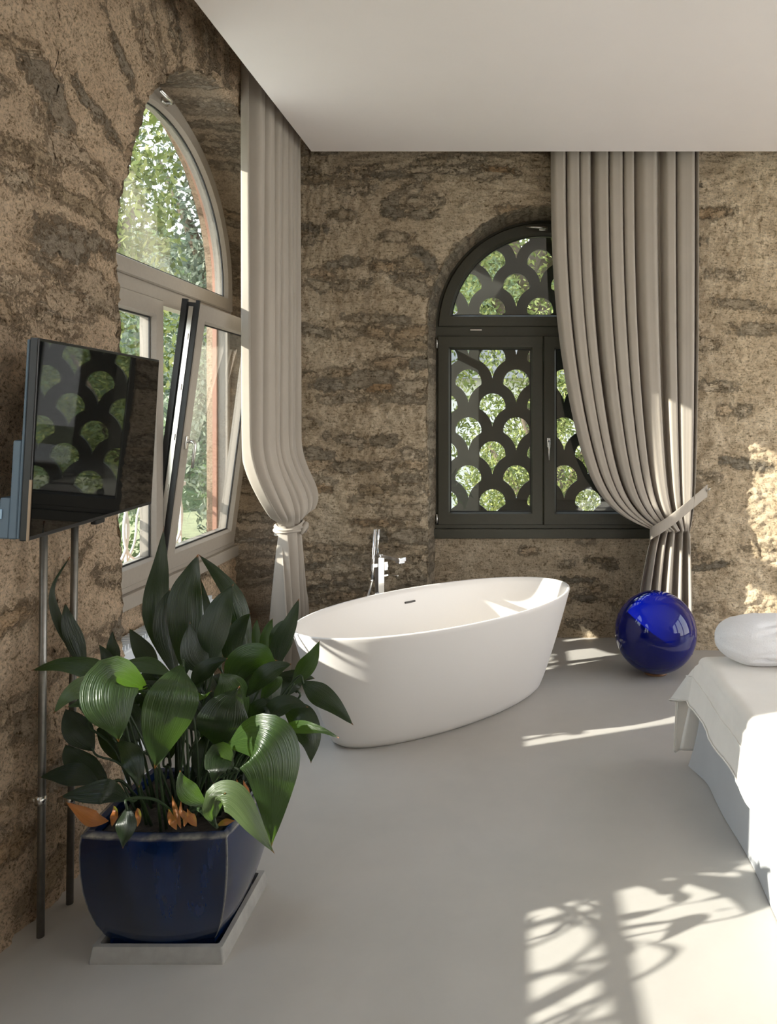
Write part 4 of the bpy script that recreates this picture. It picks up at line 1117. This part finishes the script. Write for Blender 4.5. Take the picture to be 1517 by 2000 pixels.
LV = [  # (points in close-up picture coordinates with depth, width there, material, roll, fold)
 ([(690,640,2.40),(625,430,2.42),(612,300,2.43),(630,150,2.43),(643,-30,2.44)], 118, 'leaf', 0.3, .3),
 ([(740,640,2.34),(740,470,2.35),(735,300,2.36),(765,190,2.37),(797,98,2.38)], 150, 'leaf', -0.2, .25),
 ([(700,640,2.37),(660,470,2.38),(650,350,2.39),(670,250,2.4)], 110, 'leaf', 0.5, .3),
 ([(840,620,2.30),(860,470,2.31),(905,330,2.33),(957,228,2.34)], 135, 'leaf', 0.1, .3),
 ([(1030,600,2.45),(1000,430,2.46),(960,290,2.46),(880,180,2.46),(798,97,2.46)], 88, 'leaf', 0.3, .35),
 ([(980,640,2.42),(950,520,2.42),(985,420,2.42),(1035,360,2.42)], 90, 'leaf', 0.2, .3),
 ([(1080,600,2.40),(1062,500,2.4),(1058,430,2.4),(1062,388,2.4)], 40, 'leaf_mid', 0.3, .3),
 ([(1110,620,2.38),(1105,520,2.38),(1112,440,2.38),(1132,385,2.38)], 62, 'leaf_mid', 0.2, .4),
 ([(900,620,2.48),(870,500,2.48),(850,380,2.48),(808,205,2.48)], 70, 'leaf', 0.3, .3),
 ([(1140,640,2.30),(1170,500,2.3),(1215,400,2.3),(1250,296,2.3)], 88, 'leaf', 0.4, .3),
 ([(1130,620,2.33),(1160,500,2.33),(1180,430,2.33),(1215,385,2.33)], 110, 'leaf', -0.4, .3),
 ([(310,600,2.32),(220,490,2.3),(158,350,2.3),(150,240,2.31),(222,108,2.33)], 44, 'leaf', 0.8, .3),
 ([(290,620,2.30),(250,500,2.3),(215,400,2.3),(200,315,2.3)], 78, 'leaf', 0.2, .3),
 ([(415,650,2.35),(418,560,2.35),(412,500,2.35),(412,440,2.36)], 58, 'leaf', 0.2, .3),
 ([(420,640,2.33),(400,590,2.33),(378,540,2.33),(352,503,2.33)], 50, 'leaf', 0.2, .3),
 ([(620,660,2.36),(570,560,2.36),(525,490,2.36),(488,430,2.36)], 82, 'leaf', 0.2, .3),
 ([(420,690,2.22),(330,610,2.2),(190,585,2.2),(48,620,2.2)], 100, 'leaf_mid', 0.7, .3),
 ([(400,640,2.15),(300,680,2.13),(210,730,2.12),(150,812,2.12)], 90, 'leaf_pale', 0.5, .3),
 ([(420,730,2.17),(340,740,2.14),(270,760,2.13),(210,785,2.13)], 60, 'leaf_mid', 0.5, .3),
 ([(680,640,2.20),(580,590,2.19),(470,590,2.18),(378,625,2.17)], 80, 'leaf_mid', 0.9, .3),
 ([(560,700,2.10),(430,650,2.02),(395,740,1.97),(420,850,1.96),(440,942,1.97)], 210, 'leaf_mid', 0.15, .12),
 ([(560,720,2.12),(420,640,2.10),(340,640,2.10),(308,630,2.10)], 90, 'leaf_mid', 0.6, .3),
 ([(730,600,2.15),(700,690,2.08),(660,830,2.05),(625,950,2.05),(602,1062,2.06)], 205, 'leaf_mid', -0.12, .14),
 ([(1000,860,2.18),(960,760,2.16),(930,680,2.15),(895,628,2.15)], 150, 'leaf_mid', 0.2, .2),
 ([(870,960,2.16),(900,880,2.13),(930,780,2.13),(985,690,2.13)], 215, 'leaf', 0.1, .15),
 ([(930,700,2.22),(990,600,2.2),(1075,560,2.18),(1152,575,2.16)], 150, 'leaf_mid', 0.35, .3),
 ([(1000,690,2.24),(1040,620,2.23),(1100,600,2.22),(1160,620,2.22)], 150, 'leaf', 0.3, .2),
 ([(770,700,2.18),(810,640,2.17),(865,590,2.17),(930,565,2.17)], 84, 'leaf', 0.4, .3),
 ([(765,690,2.12),(790,735,2.1),(825,735,2.09),(857,712,2.09)], 30, 'leaf_mid', 0.9, .3),
 ([(1015,740,2.17),(1080,660,2.15),(1150,610,2.15),(1217,590,2.15)], 88, 'leaf', 0.3, .35),
 ([(1140,640,2.26),(1220,650,2.26),(1275,652,2.27),(1320,655,2.28)], 62, 'leaf', 0.6, .3),
 ([(1220,690,2.25),(1270,620,2.25),(1310,560,2.25),(1343,485,2.25)], 82, 'leaf_mid', 0.1, .3),
 ([(1260,670,2.22),(1330,720,2.2),(1410,780,2.2),(1495,866,2.2)], 98, 'leaf', 0.2, .3),
 ([(1180,790,2.22),(1250,830,2.18),(1300,930,2.17),(1303,1038,2.17)], 130, 'leaf', 0.2, .25),
 ([(1130,905,2.15),(1230,880,2.12),(1330,885,2.1),(1430,922,2.1)], 58, 'leaf_mid', 0.8, .3),
 ([(1090,880,2.18),(1140,800,2.17),(1210,765,2.17),(1292,785,2.17)], 90, 'leaf', 0.3, .3),
 ([(1240,720,2.28),(1230,660,2.28),(1200,700,2.26),(1160,760,2.25)], 90, 'leaf', 0.2, .2),
 ([(930,950,2.14),(1060,925,2.08),(1130,1020,2.05),(1135,1200,2.05),(1125,1430,2.08)], 240, 'leaf_mid', -0.15, .14),
 ([(870,1290,2.07),(880,1195,2.04),(960,1200,2.03),(1050,1320,2.02),(1142,1444,2.03)], 118, 'leaf_pale', 0.25, .3),
 ([(870,1300,2.07),(852,1250,2.05),(870,1190,2.04),(920,1170,2.035)], 60, 'leaf_pale', 0.4, .3),
 ([(840,1230,2.10),(770,1180,2.08),(730,1130,2.07),(716,1068,2.07)], 78, 'leaf_mid', 0.2, .3),
 ([(350,1120,2.22),(250,1085,2.2),(170,1085,2.2),(85,1100,2.2)], 100, 'leaf', 0.2, .3),
 ([(490,1200,2.14),(390,1160,2.12),(280,1170,2.12),(178,1187,2.12)], 98, 'leaf', 0.3, .3),
 ([(480,1230,2.08),(475,1300,2.05),(468,1360,2.04),(460,1418,2.04)], 78, 'leaf', 0.1, .3),
 ([(430,940,2.15),(485,990,2.12),(520,1070,2.11),(533,1145,2.11)], 84, 'leaf', 0.2, .3),
 ([(390,1110,2.26),(300,1060,2.25),(230,1000,2.25),(200,950,2.25)], 110, 'leaf', 0.2, .3),
 ([(330,980,2.28),(270,900,2.27),(230,840,2.27),(200,790,2.27)], 120, 'leaf', 0.3, .3),
 ([(960,1060,2.14),(900,1000,2.12),(880,1060,2.1),(865,1130,2.1)], 110, 'leaf', 0.2, .25),
 ([(840,620,2.28),(790,560,2.28),(770,480,2.29),(760,400,2.3)], 120, 'leaf', 0.3, .25),
 ([(1080,760,2.2),(1120,700,2.18),(1150,660,2.17),(1150,640,2.17)], 70, 'leaf_mid', 0.5, .3),
 ([(1000,900,2.2),(1060,830,2.18),(1100,800,2.17),(1115,890,2.17)], 120, 'leaf', 0.2, .3),
]
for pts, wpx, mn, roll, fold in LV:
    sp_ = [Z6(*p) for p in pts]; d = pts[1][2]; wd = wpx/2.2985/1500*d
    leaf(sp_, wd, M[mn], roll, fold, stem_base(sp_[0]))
# deeper leaves that fill the clump
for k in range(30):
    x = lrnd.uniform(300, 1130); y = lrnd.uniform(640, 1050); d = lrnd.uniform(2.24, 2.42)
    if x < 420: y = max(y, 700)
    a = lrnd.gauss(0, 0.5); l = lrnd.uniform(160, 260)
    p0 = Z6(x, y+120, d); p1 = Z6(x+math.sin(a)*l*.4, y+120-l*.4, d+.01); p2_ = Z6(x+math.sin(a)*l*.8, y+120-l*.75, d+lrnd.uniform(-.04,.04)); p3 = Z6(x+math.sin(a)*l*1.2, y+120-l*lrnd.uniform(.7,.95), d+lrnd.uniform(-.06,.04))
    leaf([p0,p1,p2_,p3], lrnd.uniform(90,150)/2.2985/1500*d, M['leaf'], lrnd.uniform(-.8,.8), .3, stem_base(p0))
for pts, wpx in [([(395,1295,2.10),(330,1285,2.08),(270,1250,2.08),(203,1210,2.08)], 60), ([(700,1335,2.09),(685,1300,2.09),(672,1270,2.1),(665,1240,2.1)], 30),
                 ([(720,1330,2.1),(705,1280,2.1),(690,1220,2.11),(680,1180,2.12)], 22), ([(790,1320,2.09),(772,1290,2.09),(760,1265,2.09),(748,1240,2.1)], 34),
                 ([(410,1320,2.09),(420,1280,2.09),(425,1250,2.1),(418,1225,2.1)], 30), ([(525,1320,2.09),(530,1280,2.1),(527,1250,2.1),(524,1235,2.1)], 22),
                 ([(1030,1200,2.15),(1018,1165,2.15),(1008,1140,2.15),(1000,1110,2.15)], 22), ([(985,1190,2.15),(978,1160,2.15),(974,1130,2.15),(970,1105,2.15)], 18),
                 ([(880,1318,2.08),(910,1305,2.07),(935,1298,2.07),(962,1294,2.07)], 26), ([(735,1320,2.09),(742,1280,2.1),(722,1250,2.1),(720,1200,2.11)], 24)]:
    sp_ = [Z6(*p) for p in pts]; leaf(sp_, wpx/2.2985/1500*2.1, M['leaf_dead'], 0.2, .5, name='dry_leaf')['label'] = 'dry orange leaf sheath'

# a second, smaller pot of the same plant by the nearer window; its leaves shade the sunny floor
P2 = Vector((-1.25, 1.30, 0))
root = empty('plant_pot', (P2.x, P2.y, 0)); tag(root, 'round dark clay pot by the nearer left window, holding the smaller plant', 'plant pot')
V = []; F = []; pf = [(0.10,0.0),(0.115,0.02),(0.15,0.16),(0.165,0.27),(0.17,0.29),(0.158,0.29),(0.15,0.25)]
for (r_, z_) in pf:
    for k in range(40): V.append((P2.x+r_*math.cos(2*PI*k/40), P2.y+r_*math.sin(2*PI*k/40), z_))
for j in range(len(pf)-1):
    for k in range(40): F.append((j*40+k, j*40+(k+1)%40, (j+1)*40+(k+1)%40, (j+1)*40+k))
F.append(tuple(range(40))[::-1]); mobj('pot_body', V, F, M['tvbody'], root, True)
b = MB(); b.tube([(P2.x,P2.y,0.20),(P2.x,P2.y,0.255)], 0.150, 32); b.build('soil', M['soil'], root)
plant = empty('potted_aspidistra', (P2.x, P2.y, 0.26)); tag(plant, 'smaller leafy plant whose shadow falls on the sunlit floor', 'plant')
for (az, out, h, wd) in [(95,.34,.62,.075),(110,.26,.72,.07),(120,.40,.50,.07),(-60,.20,.60,.07),(-110,.2,.7,.06),(85,.15,.5,.05)]:
    a = math.radians(az); dv = Vector((math.cos(a), math.sin(a), 0)); z0 = Vector((0,0,0.26))
    pts = [P2+dv*out*f+Vector((0,0,zz)) for f, zz in ((0.25, 0.26+h*.38), (0.5, 0.26+h*.68), (0.8, 0.26+h*.86), (1.15, 0.26+h*.80))]
    leaf(pts, wd, M['leaf'], lrnd.uniform(-.3,.3), .3, P2+Vector((lrnd.uniform(-.05,.05), lrnd.uniform(-.05,.05), 0.255)), facing=Vector((0.2,-0.3,0.9)).normalized())

# ------------------------------------------------------------------ outside
g = MB(); g.box(-60, 60, -60, 80, -2.9, -2.7); o = g.build('ground', M['ground']); structure(o)
g = MB(); g.box(-9.5, XW-0.7, -12, 6.5, -2.7, -2.62); o = g.build('bounce_ground', M['bounce_paving']); structure(o)  # pale slabs out of view, added to bounce sunlight up to the ceiling
g = MB(); g.box(RX+0.5, 16, -12, 12, -0.4, -0.3); o = g.build('bounce_ground', M['bounce_paving']); structure(o)
g = MB(); g.box(XW-0.6, RX+0.45, -14, RY-0.5, -0.4, -0.3); o = g.build('bounce_ground', M['bounce_paving']); structure(o)
frnd = random.Random(21)
def tree(loc, h, rx, ry, rz, n, ls, m, label, name='tree', cat='tree', group='trees in the garden outside'):
    root = empty(name, loc); tag(root, label, cat, group)
    V = []; F = []; cz = loc[2]+h-rz
    blobs = [(frnd.uniform(-.55,.55)*rx, frnd.uniform(-.55,.55)*ry, frnd.uniform(-.7,.6)*rz, frnd.uniform(.35,.6)) for _ in range(14)]
    for k in range(n):
        bx_, by_, bz_, br = frnd.choice(blobs)
        u = frnd.uniform(-1,1); a = frnd.uniform(0,2*PI); s_ = math.sqrt(1-u*u); r = br*(0.75+0.25*frnd.random())
        c = Vector((loc[0]+bx_+rx*r*s_*math.cos(a), loc[1]+by_+ry*r*s_*math.sin(a), cz+bz_+rz*r*u))
        d = Vector((frnd.gauss(0,1), frnd.gauss(0,1), frnd.gauss(0,.8))).normalized(); e = d.orthogonal().normalized(); e = Matrix.Rotation(frnd.uniform(0,PI), 3, d) @ e
        l = ls*frnd.uniform(.6,1.3); f2 = d.cross(e)
        i = len(V); V += [c-e*l, c+f2*l*.38, c+e*l, c-f2*l*.38]; F.append((i,i+1,i+2,i+3))
    mobj('foliage', V, F, m, root)
    b = MB(); x, y, z = loc
    b.tube([(x,y,z-0.0),(x+.05,y,z+h*.3),(x-.03,y+.05,z+h*.7)], [h*.035,h*.028,h*.012], 10)
    for q in range(5):
        a = 2*PI*q/5+.4; b.tube([(x,y,z+h*(.3+.07*q)),(x+rx*.35*math.cos(a),y+ry*.35*math.sin(a),z+h*(.5+.06*q)),(x+rx*.6*math.cos(a),y+ry*.6*math.sin(a),z+h*(.6+.06*q))], [h*.014,h*.009,h*.004], 6)
    b.build('trunk', M['bark'], root, True)
GZ = -2.7
tree((-2.3, 9.6, GZ), 6.6, 1.6, 1.3, 2.9, 36000, 0.03, M['foliage_green'], 'dark bushy tree behind the left part of the pierced screen')
tree((0.5, 8.9, GZ), 5.4, 1.45, 1.2, 2.4, 42000, 0.026, M['foliage_yellow'], 'yellow-green bushy tree seen through the middle of the pierced screen')
tree((3.2, 9.6, GZ), 6.8, 1.5, 1.3, 3.2, 36000, 0.03, M['foliage_green'], 'green bushy tree behind the right curtain and pierced screen')
tree((0.4, 14.0, GZ), 11.5, 3.6, 1.5, 5.4, 30000, 0.06, M['foliage_yellow'], 'tall sunlit tree rising behind the pierced screen')
tree((-7.2, 11.2, GZ), 12.5, 2.6, 2.4, 5.6, 26000, 0.075, M['foliage_yellow'], 'tall yellow-green tree seen through the gap of the tilted sash')
tree((-14.5, 18.0, GZ), 16.0, 4.0, 3.4, 7.2, 24000, 0.11, M['foliage_green'], 'large green tree far off through the left window')
tree((-6.4, 17.0, GZ), 14.0, 3.0, 2.6, 6.2, 22000, 0.09, M['foliage_grey'], 'grey-green tree beyond the left window')
tree((-4.3, 7.2, GZ), 4.6, 1.3, 1.3, 2.0, 11000, 0.05, M['foliage_green'], 'low bushy tree below the left window')
tree((-11.5, 7.6, GZ), 5.0, 2.4, 2.0, 2.3, 9000, 0.07, M['foliage_grey'], 'rounded grey-green bush on the far left')
V = []; F = []; nu, nv = 120, 30
for j in range(nv+1):
    for i_ in range(nu+1):
        a = math.radians(60+150*i_/nu); t = j/nv; r = 30+26*t
        p = Vector((r*math.cos(a), 6+r*math.sin(a), GZ-1+t*19))
        V.append(p+Vector((0,0,1))*fr(p, 0.35, 2, 4)*1.6*min(1, t*4)+Vector((math.cos(a), math.sin(a), 0))*fr(p, 0.5, 9, 3)*1.5)
for j in range(nv):
    for i_ in range(nu):
        a = j*(nu+1)+i_; F.append((a, a+1, a+nu+2, a+nu+1))
hb = simple_noise('wooded_hillside', (0.055,0.085,0.028), 0.65, 1.6, 0.95, 1.0, 0.6)
o = mobj('hillside', V, F, hb, None, False); structure(o)
root = empty('garden_house', (-1.5, 24, GZ)); tag(root, 'pale rendered house far behind the trees', 'house')
b = MB(); b.box(-6, 3, 22, 28, GZ, 2.6); b.build('wall', M['house'], root)
b = MB(); b.prism([(-6.4,2.6),(-1.5,4.6),(3.4,2.6)], 21.6, 28.4); b.build('roof', M['rooftile'], root)
